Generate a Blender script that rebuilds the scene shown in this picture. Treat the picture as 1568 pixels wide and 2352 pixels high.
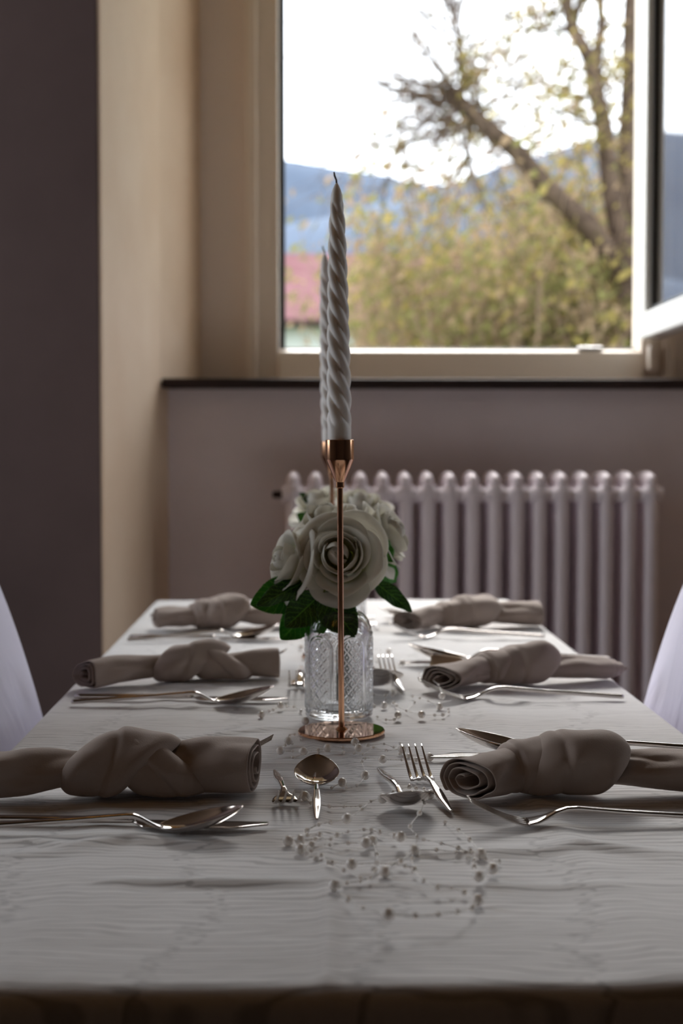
import bpy, math, random
from math import sin, cos, pi, radians as R, sqrt, exp, hypot, atan2
from mathutils import Vector, Matrix, Quaternion, noise

sc = bpy.context.scene
C = sc.collection
for o in list(bpy.data.objects):
    bpy.data.objects.remove(o)

# ------------------------------------------------------------------ camera
FPX = 2352 / 36.0 * 50.0
TOP = 0.75                       # height of the table top
CAM = Vector((0, 0, TOP + 0.27))
PITCH = math.atan(151 / FPX)
YAW = math.atan(80 / FPX)
cam_d = bpy.data.cameras.new('camera')
cam_d.lens = 50
cam_d.sensor_width = 36
cam_d.sensor_fit = 'AUTO'
cam_d.clip_start = 0.05
cam_d.clip_end = 2000
cam_d.dof.use_dof = True
cam_d.dof.focus_distance = 1.16
cam_d.dof.aperture_fstop = 6.3
cam = bpy.data.objects.new('camera', cam_d)
cam.location = CAM
cam.rotation_euler = (pi / 2 - PITCH, 0, -YAW)
C.objects.link(cam)
sc.camera = cam
CR = cam.rotation_euler.to_matrix()

# ------------------------------------------------------------------ world, sun, exposure
SKY = 3.4
world = bpy.data.worlds.new('overcast_sky')
sc.world = world
world.use_nodes = True
wn = world.node_tree.nodes
bg = wn['Background']
bg.inputs[0].default_value = (0.88, 0.935, 1.0, 1)
bg.inputs[1].default_value = SKY
sun_d = bpy.data.lights.new('sun', 'SUN')
sun_d.energy = 10.0
sun_d.angle = R(40)      # sun diffused by thin high cloud
sun_d.color = (1.0, 0.97, 0.93)
sun = bpy.data.objects.new('sun', sun_d)
el, az = R(44), R(-8)
sun.rotation_euler = Vector((-sin(az) * cos(el), -cos(az) * cos(el), -sin(el))).to_track_quat('-Z', 'Y').to_euler()
sun.location = (0, 0, 30)
C.objects.link(sun)
vs = sc.view_settings
vs.view_transform = 'Standard'
vs.look = 'None'
vs.gamma = 1
vs.use_curve_mapping = False
vs.exposure = 0.38
sc.cycles.use_denoising = True
sc.cycles.max_bounces = 14
sc.cycles.diffuse_bounces = 7
sc.cycles.glossy_bounces = 6
sc.cycles.transmission_bounces = 12
sc.cycles.transparent_max_bounces = 16
sc.cycles.sample_clamp_indirect = 6

# ------------------------------------------------------------------ pixel to place
def ray(x, y):
    return CR @ Vector(((x - 784) / FPX, -(y - 1176) / FPX, -1))
def T(x, y, h=0.0):              # pixel -> point on (or h above) the table top
    d = ray(x, y)
    t = (TOP + h - CAM.z) / d.z
    return CAM + d * t
def P(x, y, Y):                  # pixel -> point on the wall plane at depth Y
    d = ray(x, y)
    return CAM + d * (Y / d.y)

# ------------------------------------------------------------------ mesh helpers
def mesh_obj(name, verts, faces, mat=None, parent=None, smooth=True, uvs=None):
    me = bpy.data.meshes.new(name)
    me.from_pydata([tuple(v) for v in verts], [], faces)
    if uvs:
        uvl = me.uv_layers.new(name='UVMap')
        for l in me.loops:
            uvl.data[l.index].uv = uvs[l.vertex_index]
    if smooth:
        me.polygons.foreach_set('use_smooth', [True] * len(me.polygons))
    me.update()
    o = bpy.data.objects.new(name, me)
    C.objects.link(o)
    if mat:
        me.materials.append(mat)
    if parent:
        o.parent = parent
    return o
def tag(o, label, cat, group=None, kind=None):
    o['label'] = label
    o['category'] = cat
    if group: o['group'] = group
    if kind: o['kind'] = kind
    return o
def empty(name, loc=(0, 0, 0), rz=0.0):
    o = bpy.data.objects.new(name, None)
    o.location = loc
    o.rotation_euler = (0, 0, rz)
    o.empty_display_size = 0.02
    C.objects.link(o)
    return o
def structure(o):
    o['kind'] = 'structure'
    return o
class MB:
    def __init__(s): s.v = []; s.f = []; s.uv = []
    def add(s, v, f, uv=None):
        b = len(s.v)
        s.v += [tuple(p) for p in v]
        s.f += [tuple(i + b for i in q) for q in f]
        s.uv += uv if uv else [(0, 0)] * len(v)
        return s
    def box(s, x0, x1, y0, y1, z0, z1):
        v = [(x, y, z) for x in (x0, x1) for y in (y0, y1) for z in (z0, z1)]
        f = [(0, 1, 3, 2), (4, 6, 7, 5), (0, 4, 5, 1), (2, 3, 7, 6), (0, 2, 6, 4), (1, 5, 7, 3)]
        return s.add(v, f)
    def tube(s, pts, rad, n=8, cap=True, flat=1.0):
        pts = [Vector(p) for p in pts]
        rads = rad if isinstance(rad, (list, tuple)) else [rad] * len(pts)
        v = []; up = None
        for i, p in enumerate(pts):
            t = (pts[min(i + 1, len(pts) - 1)] - pts[max(i - 1, 0)])
            t = t.normalized() if t.length > 1e-9 else Vector((0, 0, 1))
            if up is None:
                up = Vector((0, 0, 1)) if abs(t.z) < 0.9 else Vector((1, 0, 0))
            a = t.cross(up)
            a = a.normalized() if a.length > 1e-6 else Vector((1, 0, 0))
            up = a.cross(t).normalized()
            for k in range(n):
                an = 2 * pi * k / n
                v.append(p + (a * cos(an) + up * sin(an) * flat) * rads[i])
        f = []
        for i in range(len(pts) - 1):
            for k in range(n):
                k2 = (k + 1) % n
                f.append((i * n + k, i * n + k2, (i + 1) * n + k2, (i + 1) * n + k))
        if cap:
            f.append(tuple(range(n))[::-1])
            f.append(tuple((len(pts) - 1) * n + k for k in range(n)))
        return s.add(v, f)
    def lathe(s, prof, n=48, cx=0, cy=0):
        v = []; f = []
        for r, z in prof:
            for k in range(n):
                an = 2 * pi * k / n
                v.append((cx + r * cos(an), cy + r * sin(an), z))
        for i in range(len(prof) - 1):
            for k in range(n):
                k2 = (k + 1) % n
                f.append((i * n + k, i * n + k2, (i + 1) * n + k2, (i + 1) * n + k))
        return s.add(v, f)
    def build(s, name, mat, parent=None, smooth=True, uv=False):
        return mesh_obj(name, s.v, s.f, mat, parent, smooth, s.uv if uv else None)
def grid(fn, nu, nv, wrap=False):
    v = []; uv = []
    for j in range(nv + 1):
        for i in range(nu + (0 if wrap else 1)):
            u, w = i / nu, j / nv
            v.append(fn(u, w)); uv.append((u, w))
    n = nu + (0 if wrap else 1)
    f = []
    for j in range(nv):
        for i in range(nu):
            i2 = (i + 1) % n
            f.append((j * n + i, j * n + i2, (j + 1) * n + i2, (j + 1) * n + i))
    return v, f, uv
def mods(o, bevel=None, seg=2, solid=None, sub=0, offset=0.0, angle=40):
    if solid:
        m = o.modifiers.new('solid', 'SOLIDIFY'); m.thickness = solid; m.offset = offset
    if bevel:
        m = o.modifiers.new('bevel', 'BEVEL'); m.width = bevel; m.segments = seg; m.limit_method = 'ANGLE'; m.angle_limit = R(angle)
    if sub:
        m = o.modifiers.new('sub', 'SUBSURF'); m.levels = sub; m.render_levels = sub
    return o
def copy_tree(o, parent=None):
    c = o.copy()
    C.objects.link(c)
    c.parent = parent
    for ch in [q for q in bpy.data.objects if q.parent == o]:
        copy_tree(ch, c)
    return c
def spline(pts, per=8):
    pts = [Vector(p) for p in pts]
    out = []
    for i in range(len(pts) - 1):
        p0 = pts[max(i - 1, 0)]; p1 = pts[i]; p2 = pts[i + 1]; p3 = pts[min(i + 2, len(pts) - 1)]
        for k in range(per):
            t = k / per
            out.append(0.5 * ((2 * p1) + (p2 - p0) * t + (2 * p0 - 5 * p1 + 4 * p2 - p3) * t * t + (3 * p1 - p0 - 3 * p2 + p3) * t ** 3))
    out.append(pts[-1])
    return out
def lerp(a, b, t): return a + (b - a) * t
def sstep(a, b, x):
    t = max(0, min(1, (x - a) / (b - a)))
    return t * t * (3 - 2 * t)
def interp(tab, x):
    if x <= tab[0][0]: return tab[0][1]
    for (a, va), (b, vb) in zip(tab, tab[1:]):
        if x <= b:
            return va + (vb - va) * (x - a) / (b - a)
    return tab[-1][1]

# ------------------------------------------------------------------ materials
def M(name, col, rough=0.5, metal=0.0, **kw):
    m = bpy.data.materials.new(name)
    m.use_nodes = True
    b = m.node_tree.nodes['Principled BSDF']
    b.inputs['Base Color'].default_value = (*col, 1)
    b.inputs['Roughness'].default_value = rough
    b.inputs['Metallic'].default_value = metal
    for k, v in kw.items():
        b.inputs[k.replace('_', ' ')].default_value = v
    return m
def nd(m, t, **kw):
    n = m.node_tree.nodes.new(t)
    for k, v in kw.items():
        setattr(n, k, v)
    return n
def lk(m, a, b): m.node_tree.links.new(a, b)
def BS(m): return m.node_tree.nodes['Principled BSDF']
def noise_col(m, c0, c1, scale, detail=4, coords='Object', mapscale=(1, 1, 1), rough=0.6, lo=0.35, hi=0.65):
    tc = nd(m, 'ShaderNodeTexCoord'); mp = nd(m, 'ShaderNodeMapping')
    mp.inputs['Scale'].default_value = mapscale
    n = nd(m, 'ShaderNodeTexNoise'); n.inputs['Scale'].default_value = scale; n.inputs['Detail'].default_value = detail
    n.inputs['Roughness'].default_value = rough
    r = nd(m, 'ShaderNodeValToRGB')
    r.color_ramp.elements[0].position = lo; r.color_ramp.elements[0].color = (*c0, 1)
    r.color_ramp.elements[1].position = hi; r.color_ramp.elements[1].color = (*c1, 1)
    lk(m, tc.outputs[coords], mp.inputs[0]); lk(m, mp.outputs[0], n.inputs['Vector'])
    lk(m, n.outputs['Fac'], r.inputs[0]); lk(m, r.outputs[0], BS(m).inputs['Base Color'])
    return n
def bump(m, src, strength=0.2, dist=0.001):
    b = nd(m, 'ShaderNodeBump'); b.inputs['Strength'].default_value = strength; b.inputs['Distance'].default_value = dist
    lk(m, src, b.inputs['Height']); lk(m, b.outputs[0], BS(m).inputs['Normal'])
    return b

m_wall = M('cream_plaster', (0.72, 0.64, 0.55), 0.85)
n = noise_col(m_wall, (0.72, 0.55, 0.40), (0.78, 0.62, 0.47), 3.0, 5)
bump(m_wall, n.outputs['Fac'], 0.12, 0.004)
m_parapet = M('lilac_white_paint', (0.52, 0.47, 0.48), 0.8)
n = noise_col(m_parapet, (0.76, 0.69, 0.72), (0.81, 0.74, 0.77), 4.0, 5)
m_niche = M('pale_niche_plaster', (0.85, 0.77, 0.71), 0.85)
m_pier = M('brown_grey_shaded_plaster', (0.33, 0.27, 0.26), 0.8)  # same wall as the reveal; the room-facing side's shade is put into this colour
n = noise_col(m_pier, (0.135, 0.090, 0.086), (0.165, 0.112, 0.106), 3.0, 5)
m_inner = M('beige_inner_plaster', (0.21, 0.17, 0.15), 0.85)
m_ceil = M('brown_wooden_ceiling', (0.17, 0.11, 0.075), 0.9)
m_floor = M('dark_oak_floor', (0.14, 0.08, 0.05), 0.45)
noise_col(m_floor, (0.045, 0.028, 0.022), (0.08, 0.05, 0.038), 2.5, 6, mapscale=(6, 0.6, 1))
m_frame = M('cream_window_paint', (0.90, 0.81, 0.71), 0.4)
m_sash = M('white_sash_paint', (0.86, 0.86, 0.84), 0.35)
m_gasket = M('dark_rubber_gasket', (0.02, 0.017, 0.014), 0.5)
m_sill = M('dark_stained_sill_wood', (0.022, 0.010, 0.009), 0.75)
n = noise_col(m_sill, (0.016, 0.007, 0.006), (0.03, 0.014, 0.012), 6, 5, mapscale=(1, 12, 12))
m_radiator = M('grey_lilac_radiator_enamel', (0.88, 0.80, 0.86), 0.35)
m_steel = M('polished_cutlery_steel', (0.62, 0.58, 0.55), 0.09, 1.0)
m_rose_gold = M('rose_gold_metal', (0.76, 0.43, 0.26), 0.14, 1.0)
m_rose_gold_plate = M('polished_rose_gold_plate', (0.80, 0.47, 0.29), 0.035, 1.0)
m_zinc = M('zinc_plate', (0.7, 0.7, 0.7), 0.3, 1.0)
m_wax = M('white_candle_wax', (0.90, 0.87, 0.84), 0.42, 0.0, Subsurface_Weight=0.6, Subsurface_Scale=0.005)
BS(m_wax).inputs['Subsurface Radius'].default_value = (1.0, 0.92, 0.85)
m_wick = M('dark_cotton_wick', (0.22, 0.2, 0.19), 0.9)
m_glass = M('pressed_clear_glass', (0.97, 0.985, 1.0), 0.015, 0.0, IOR=1.48)
BS(m_glass).inputs['Transmission Weight'].default_value = 1.0
m_pane = M('window_pane_glass', (0.97, 0.99, 0.99), 0.01, 0.0, IOR=1.45)
BS(m_pane).inputs['Transmission Weight'].default_value = 1.0
m_pearl = M('cream_pearl', (0.92, 0.88, 0.84), 0.2, 0.0, Subsurface_Weight=0.5, Subsurface_Scale=0.0025)
BS(m_pearl).inputs['Subsurface Radius'].default_value = (1, .95, .9)
BS(m_pearl).inputs['Coat Weight'].default_value = 0.6
BS(m_pearl).inputs['Coat Roughness'].default_value = 0.08
m_thread = M('clear_bead_thread', (0.95, 0.93, 0.90), 0.3)
m_wood = M('brown_table_wood', (0.16, 0.09, 0.055), 0.5)
noise_col(m_wood, (0.11, 0.06, 0.035), (0.19, 0.11, 0.065), 5, 6, mapscale=(1, 10, 10))

# tablecloth: pale woven cloth with a fine crinkle of cross lines and jagged joints
m_cloth = M('pale_crinkle_tablecloth', (0.62, 0.59, 0.56), 0.9)
BS(m_cloth).inputs['Specular IOR Level'].default_value = 0.15
BS(m_cloth).inputs['Sheen Weight'].default_value = 0.7
BS(m_cloth).inputs['Sheen Roughness'].default_value = 0.5
def maths(m):
    def ma(op, a, b=None, c=None):
        q = nd(m, 'ShaderNodeMath', operation=op)
        for i, w in enumerate((a, b, c)):
            if w is None: continue
            if isinstance(w, (int, float)): q.inputs[i].default_value = w
            else: lk(m, w, q.inputs[i])
        return q.outputs[0]
    return ma
def make_cloth(m):
    ma = maths(m)
    tc = nd(m, 'ShaderNodeTexCoord'); sp = nd(m, 'ShaderNodeSeparateXYZ'); lk(m, tc.outputs['Object'], sp.inputs[0])
    X, Y = sp.outputs[0], sp.outputs[1]
    def nz(sx, sy, det=2.0):
        mp = nd(m, 'ShaderNodeMapping'); mp.inputs['Scale'].default_value = (sx, sy, 1)
        n_ = nd(m, 'ShaderNodeTexNoise'); n_.inputs['Scale'].default_value = 1.0; n_.inputs['Detail'].default_value = det
        lk(m, tc.outputs['Object'], mp.inputs[0]); lk(m, mp.outputs[0], n_.inputs['Vector'])
        return n_.outputs['Fac']
    # strips: jagged joints every 0.12 m across, fine cross lines every 4 mm along
    jag = ma('MULTIPLY_ADD', nz(3, 230, 1.0), .050, ma('MULTIPLY', nz(2, 9, 2.0), .10))
    cx = ma('DIVIDE', ma('ADD', X, jag), .115)
    cid = ma('FLOOR', cx)
    cf = ma('FRACT', cx)
    joint = ma('LESS_THAN', cf, .034)
    ln = ma('ADD', ma('MULTIPLY', Y, 140.0), ma('ADD', ma('MULTIPLY', cid, .37), ma('MULTIPLY', nz(7, 26, 3.0), 5.0)))
    tri = ma('ABSOLUTE', ma('SUBTRACT', ma('FRACT', ln), .5))
    wdt = ma('MULTIPLY', nz(30, 90, 1.0), .26)
    line = nd(m, 'ShaderNodeMapRange'); line.interpolation_type = 'SMOOTHSTEP'
    lk(m, ma('SUBTRACT', tri, wdt), line.inputs[0]); line.inputs[1].default_value = -.06; line.inputs[2].default_value = .06
    line.inputs[3].default_value = 1.0; line.inputs[4].default_value = 0.0
    dark = ma('MAXIMUM', ma('MULTIPLY', line.outputs[0], .8), ma('MULTIPLY', joint, .9))
    mx = nd(m, 'ShaderNodeMix', data_type='RGBA')
    mx.inputs['A'].default_value = (0.78, 0.755, 0.745, 1); mx.inputs['B'].default_value = (0.44, 0.42, 0.41, 1)
    lk(m, dark, mx.inputs['Factor']); lk(m, mx.outputs['Result'], BS(m).inputs['Base Color'])
    hgt = ma('SUBTRACT', ma('MULTIPLY', nz(10, 330, 2.0), .7), dark)
    bump(m, hgt, 0.35, 0.0008)
make_cloth(m_cloth)
# napkin: taupe twill
m_napkin = M('taupe_napkin_twill', (0.39, 0.315, 0.275), 0.9)
BS(m_napkin).inputs['Sheen Weight'].default_value = 0.12
BS(m_napkin).inputs['Sheen Roughness'].default_value = 0.4
def make_twill(m, sc_=900.0):
    tc = nd(m, 'ShaderNodeTexCoord')
    n0 = nd(m, 'ShaderNodeTexNoise'); n0.inputs['Scale'].default_value = sc_; n0.inputs['Detail'].default_value = 1
    n1 = nd(m, 'ShaderNodeTexNoise'); n1.inputs['Scale'].default_value = 60; n1.inputs['Detail'].default_value = 4
    lk(m, tc.outputs['Object'], n0.inputs['Vector']); lk(m, tc.outputs['Object'], n1.inputs['Vector'])
    ad = nd(m, 'ShaderNodeMath', operation='MULTIPLY_ADD'); ad.inputs[1].default_value = 3.0
    lk(m, n1.outputs['Fac'], ad.inputs[0]); lk(m, n0.outputs['Fac'], ad.inputs[2])
    bump(m, ad.outputs[0], 0.25, 0.0008)
make_twill(m_napkin)
m_napkin_in = M('tan_napkin_lining', (0.36, 0.25, 0.16), 0.9)

m_cover = M('lilac_white_stretch_cover', (0.76, 0.74, 0.92), 0.6)
BS(m_cover).inputs['Sheen Weight'].default_value = 0.2
def make_cover(m):
    tc = nd(m, 'ShaderNodeTexCoord')
    n0 = nd(m, 'ShaderNodeTexNoise'); n0.inputs['Scale'].default_value = 9; n0.inputs['Detail'].default_value = 3; n0.inputs['Distortion'].default_value = 1.2
    lk(m, tc.outputs['Object'], n0.inputs['Vector'])
    bump(m, n0.outputs['Fac'], 0.35, 0.012)
make_cover(m_cover)

# rose petals: ivory foam with a yellow-green throat, thin enough to glow
def petal_mat():
    m = M('ivory_foam_petal', (0.84, 0.82, 0.74), 0.65)
    uvn = nd(m, 'ShaderNodeUVMap'); sp = nd(m, 'ShaderNodeSeparateXYZ')
    r = nd(m, 'ShaderNodeValToRGB')
    r.color_ramp.elements[0].position = 0.10; r.color_ramp.elements[0].color = (0.62, 0.64, 0.22, 1)
    r.color_ramp.elements[1].position = 0.62; r.color_ramp.elements[1].color = (0.84, 0.82, 0.75, 1)
    lk(m, uvn.outputs[0], sp.inputs[0]); lk(m, sp.outputs[1], r.inputs[0])
    lk(m, r.outputs[0], BS(m).inputs['Base Color'])
    tr = nd(m, 'ShaderNodeBsdfTranslucent'); lk(m, r.outputs[0], tr.inputs[0])
    mix = nd(m, 'ShaderNodeMixShader'); mix.inputs[0].default_value = 0.38
    lk(m, BS(m).outputs[0], mix.inputs[1]); lk(m, tr.outputs[0], mix.inputs[2])
    lk(m, mix.outputs[0], m.node_tree.nodes['Material Output'].inputs[0])
    return m
m_petal = petal_mat()
# leaves: deep green with a fine net of paler veins, drawn along the leaf's own length
def leaf_mat(name, base, vein, transl):
    m = M(name, base, 0.5)
    uvn = nd(m, 'ShaderNodeUVMap'); sp = nd(m, 'ShaderNodeSeparateXYZ')
    lk(m, uvn.outputs[0], sp.inputs[0])
    def ma(op, a, b=None, c=None):
        q = nd(m, 'ShaderNodeMath', operation=op)
        for i, w in enumerate((a, b, c)):
            if w is None: continue
            if isinstance(w, (int, float)): q.inputs[i].default_value = w
            else: lk(m, w, q.inputs[i])
        return q.outputs[0]
    au = ma('ABSOLUTE', ma('MULTIPLY_ADD', sp.outputs[0], 2.0, -1.0))
    nz = nd(m, 'ShaderNodeTexNoise'); nz.inputs['Scale'].default_value = 9; nz.inputs['Detail'].default_value = 3
    lk(m, uvn.outputs[0], nz.inputs['Vector'])
    wob = ma('MULTIPLY_ADD', nz.outputs['Fac'], 0.09, -0.045)
    s = ma('MULTIPLY', ma('ADD', ma('SUBTRACT', sp.outputs[1], ma('MULTIPLY', au, 0.26)), wob), 8.0)
    tri = ma('ABSOLUTE', ma('SUBTRACT', ma('FRACT', s), 0.5))
    side = ma('LESS_THAN', tri, 0.035)
    mid = ma('LESS_THAN', au, 0.035)
    vo = nd(m, 'ShaderNodeTexVoronoi'); vo.feature = 'DISTANCE_TO_EDGE'; vo.inputs['Scale'].default_value = 17
    lk(m, uvn.outputs[0], vo.inputs['Vector'])
    net = ma('MULTIPLY', ma('LESS_THAN', vo.outputs['Distance'], 0.035), 0.45)
    fac = ma('MAXIMUM', ma('MAXIMUM', side, mid), net)
    mx = nd(m, 'ShaderNodeMix', data_type='RGBA')
    mx.inputs['A'].default_value = (*base, 1); mx.inputs['B'].default_value = (*vein, 1)
    lk(m, fac, mx.inputs['Factor']); lk(m, mx.outputs['Result'], BS(m).inputs['Base Color'])
    bump(m, fac, 0.3, 0.0006)
    tr = nd(m, 'ShaderNodeBsdfTranslucent'); lk(m, mx.outputs['Result'], tr.inputs[0])
    mix = nd(m, 'ShaderNodeMixShader'); mix.inputs[0].default_value = transl
    lk(m, BS(m).outputs[0], mix.inputs[1]); lk(m, tr.outputs[0], mix.inputs[2])
    lk(m, mix.outputs[0], m.node_tree.nodes['Material Output'].inputs[0])
    return m
m_leaf = leaf_mat('dark_green_rose_leaf', (0.018, 0.075, 0.012), (0.16, 0.44, 0.06), 0.12)
m_leaf2 = leaf_mat('bright_green_rose_leaf', (0.05, 0.25, 0.025), (0.22, 0.52, 0.09), 0.35)
m_stem = M('pale_green_stem', (0.30, 0.34, 0.09), 0.5)
m_dstem = M('dark_green_stem', (0.02, 0.035, 0.015), 0.5)

# ------------------------------------------------------------------ the room
YF, YP, YW = 2.75, 3.30, 3.52           # pier face, parapet face, window plane
xl_f = P(233, 700, YF).x
xl_p = P(370, 880, YP - 0.04).x
xl_w = P(462, 600, YW).x
sill_top = P(700, 869, YP - 0.06).z
win_l = P(570, 500, YW).x               # outer edges of the window frame
open_l = P(640, 500, YW).x
open_r = P(1472, 500, YW).x
open_b = P(1000, 803, YW).z
win_r = open_r + (open_l - win_l)
mid = 0.5 * (win_l + win_r)
xr_w = 2 * mid - xl_w; xr_p = 2 * mid - xl_p; xr_f = 2 * mid - xl_f
win_t = 2.62
RL, RR, RB, CE = -2.2, 3.2, -3.0, 2.95   # room sides, back and ceiling

def quad_solid(name, poly, z0, z1, mat):
    n_ = len(poly)
    v = [(x, y, z0) for x, y in poly] + [(x, y, z1) for x, y in poly]
    f = [tuple(range(n_))[::-1], tuple(range(n_, 2 * n_))] + [(i, (i + 1) % n_, n_ + (i + 1) % n_, n_ + i) for i in range(n_)]
    return mesh_obj(name, v, f, mat, smooth=False)
YO = 3.78
structure(quad_solid('floor', [(RL - .2, RB - .2), (RR + .2, RB - .2), (RR + .2, YO), (RL - .2, YO)], -0.1, 0, m_floor))
structure(quad_solid('ceiling', [(RL - .2, RB - .2), (RR + .2, RB - .2), (RR + .2, YO), (RL - .2, YO)], CE, CE + .15, m_ceil))
def side_wall(name, wname, xi, xo, y0, y1, z0, z1):
    # a side wall with a window opening (y0..y1, z0..z1) that the photograph's side light comes through
    def ring(x):
        return [(x, RB, 0), (x, YF, 0), (x, YF, CE), (x, RB, CE), (x, y0, z0), (x, y1, z0), (x, y1, z1), (x, y0, z1)]
    v = ring(xi) + ring(xo)
    f = []
    for b_ in (0, 8):
        f += [(b_ + i, b_ + (i + 1) % 4, b_ + 4 + (i + 1) % 4, b_ + 4 + i) for i in range(4)]
    f += [(i, (i + 1) % 4, 8 + (i + 1) % 4, 8 + i) for i in range(4)] + [(4 + i, 4 + (i + 1) % 4, 12 + (i + 1) % 4, 12 + i) for i in range(4)]
    structure(mesh_obj(name, v, f, m_inner, smooth=False))
    w = empty(wname, (xi, (y0 + y1) / 2, z0)); structure(w)
    t = .07; sx = 1 if xo > xi else -1
    xa_, xb_ = sorted((sx * .06, sx * .14))
    h = (y1 - y0) / 2; H = z1 - z0
    for nm, bx in (('frame_jamb', (xa_, xb_, -h, -h + t, 0, H)), ('frame_jamb', (xa_, xb_, h - t, h, 0, H)),
                   ('frame_bottom_rail', (xa_, xb_, -h + t, h - t, 0, t)), ('frame_top_rail', (xa_, xb_, -h + t, h - t, H - t, H))):
        b_ = MB(); b_.box(*bx); b_.build(nm, m_frame, w, smooth=False)
    pd = bpy.data.lights.new('side_daylight_portal', 'AREA'); pd.shape = 'RECTANGLE'
    pd.size = H; pd.size_y = y1 - y0; pd.cycles.is_portal = True
    po = bpy.data.objects.new('side_daylight_portal', pd)
    po.location = (xo + sx * .02, (y0 + y1) / 2, (z0 + z1) / 2)
    po.rotation_euler = (0, R(90) * sx, 0)
    C.objects.link(po)
structure(quad_solid('wall_back', [(RL - .2, RB - .2), (RR + .2, RB - .2), (RR + .2, RB), (RL - .2, RB)], 0, CE, m_inner))
side_wall('wall_left', 'window_2', RL, RL - .2, 1.4, 2.65, .90, 2.65)
side_wall('wall_right', 'window_3', RR, RR + .2, 1.75, 2.65, .95, 2.65)
# window wall: two piers with splayed reveals, parapet, lintel
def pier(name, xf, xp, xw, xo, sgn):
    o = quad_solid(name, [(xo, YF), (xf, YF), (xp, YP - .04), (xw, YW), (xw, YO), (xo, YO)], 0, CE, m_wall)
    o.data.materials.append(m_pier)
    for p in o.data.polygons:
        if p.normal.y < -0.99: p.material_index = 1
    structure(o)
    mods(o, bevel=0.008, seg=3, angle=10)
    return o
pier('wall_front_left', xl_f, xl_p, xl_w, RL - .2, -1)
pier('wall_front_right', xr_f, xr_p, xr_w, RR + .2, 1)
structure(quad_solid('wall_parapet', [(xl_p - .02, YP), (xr_p + .02, YP), (xr_w + .02, YO), (xl_w - .02, YO)], 0, sill_top - .022, m_parapet))
structure(quad_solid('wall_lintel', [(xl_f - .02, YF + .01), (xr_f + .02, YF + .01), (xr_w + .02, YO), (xl_w - .02, YO)], win_t, CE, m_wall))
# wall left and right of the frame, in the window plane
structure(quad_solid('wall_beside_window_left', [(xl_w - .02, YW), (win_l, YW), (win_l, YO), (xl_w - .02, YO)], sill_top - .022, win_t, m_niche))
structure(quad_solid('wall_beside_window_right', [(win_r, YW), (xr_w + .02, YW), (xr_w + .02, YO), (win_r, YO)], sill_top - .022, win_t, m_niche))
# sill board
s_ = quad_solid('trim_1', [(xl_p + .002, YP - .06), (xr_p - .002, YP - .06), (xr_w, YW + .02), (xl_w, YW + .02)], sill_top - .022, sill_top, m_sill)
mods(s_, bevel=.004); structure(s_)
# window frame
win = empty('window_1', (0.5 * (win_l + win_r), YW, sill_top)); structure(win)
wx, wy, wz = win.location
def wpart(name, boxes, mat, bevel=.004, parent=None):
    b = MB()
    for (x0, x1, y0, y1, z0, z1) in boxes:
        b.box(x0 - wx, x1 - wx, y0 - wy, y1 - wy, z0 - wz, z1 - wz)
    return mods(b.build(name, mat, parent or win, smooth=False), bevel=bevel)
fl = open_l; fr = open_r
strip = P(590, 500, YW - .03).x
wpart('frame_jamb', [(win_l, fl, YW - .012, YW + .085, sill_top, win_t)], m_frame)
wpart('frame_jamb', [(fr, win_r, YW - .012, YW + .085, sill_top, win_t)], m_frame)
b = MB()
x0, x1 = fl - .002 - wx, fr + .002 - wx
sec = [(-.030, 0), (-.030, .012), (-.006, open_b - sill_top - .006), (.004, open_b - sill_top), (.085, open_b - sill_top), (.085, 0)]
b.add([(x0, y, z) for y, z in sec] + [(x1, y, z) for y, z in sec], [tuple(range(6))[::-1], tuple(range(6, 12))] + [(i, (i + 1) % 6, 6 + (i + 1) % 6, 6 + i) for i in range(6)])
mods(b.build('frame_bottom_rail', m_frame, win, smooth=False), bevel=.003)
wpart('frame_top_rail', [(fl - .002, fr + .002, YW - .010, YW + .085, win_t - .07, win_t)], m_frame)
wpart('frame_casing', [(win_l - .004, strip, YW - .034, YW - .013, sill_top, win_t)], m_frame)
wpart('frame_casing', [(win_r - (strip - win_l), win_r + .004, YW - .034, YW - .013, sill_top, win_t)], m_frame)
wpart('gasket', [(fl, fl + .015, YW + .02, YW + .06, open_b, win_t - .07)], m_gasket, .002)
wpart('gasket', [(fl + .015, fr - .001, YW + .02, YW + .06, open_b, open_b + .006)], m_gasket, .002)
cx_ = P(1355, 805, YW).x
wpart('strike_plate', [(cx_ - .03, cx_ + .03, YW - .004, YW + .02, open_b, open_b + .008)], m_zinc, .002)
wpart('hinge_block', [(fr + .012, fr + .036, YW - .05, YW - .013, open_b - .055, open_b + .01)], m_frame, .006)
# inward opened sash, hinged on the right jamb
sash = empty('window_sash', (open_r + .018, YW - .02, P(1490, 782, YW).z), R(-91))
sash.parent = win
sash.location = sash.location - win.location
sw = (fr - fl) + .05; sh = win_t - .06 - (sash.location.z + wz); st = .052; fw = .062
def spart(name, boxes, mat, bevel=.004):
    b = MB()
    for q in boxes: b.box(*q)
    return mods(b.build(name, mat, sash, smooth=False), bevel=bevel)
spart('sash_stile', [(0, fw, -st / 2, st / 2, 0, sh)], m_sash)
spart('sash_stile', [(sw - fw, sw, -st / 2, st / 2, 0, sh)], m_sash)
spart('sash_rail', [(fw, sw - fw, -st / 2, st / 2, 0, fw)], m_sash)
spart('sash_rail', [(fw, sw - fw, -st / 2, st / 2, sh - fw, sh)], m_sash)
spart('pane', [(fw - .004, sw - fw + .004, -.004, .004, fw - .004, sh - fw + .004)], m_pane, None)
g = .012
spart('pane_gasket', [(fw, fw + g, -.012, .012, fw, sh - fw), (sw - fw - g, sw - fw, -.012, .012, fw, sh - fw),
                      (fw + g, sw - fw - g, -.012, .012, fw, fw + g), (fw + g, sw - fw - g, -.012, .012, sh - fw - g, sh - fw)], m_gasket, .002)
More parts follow.
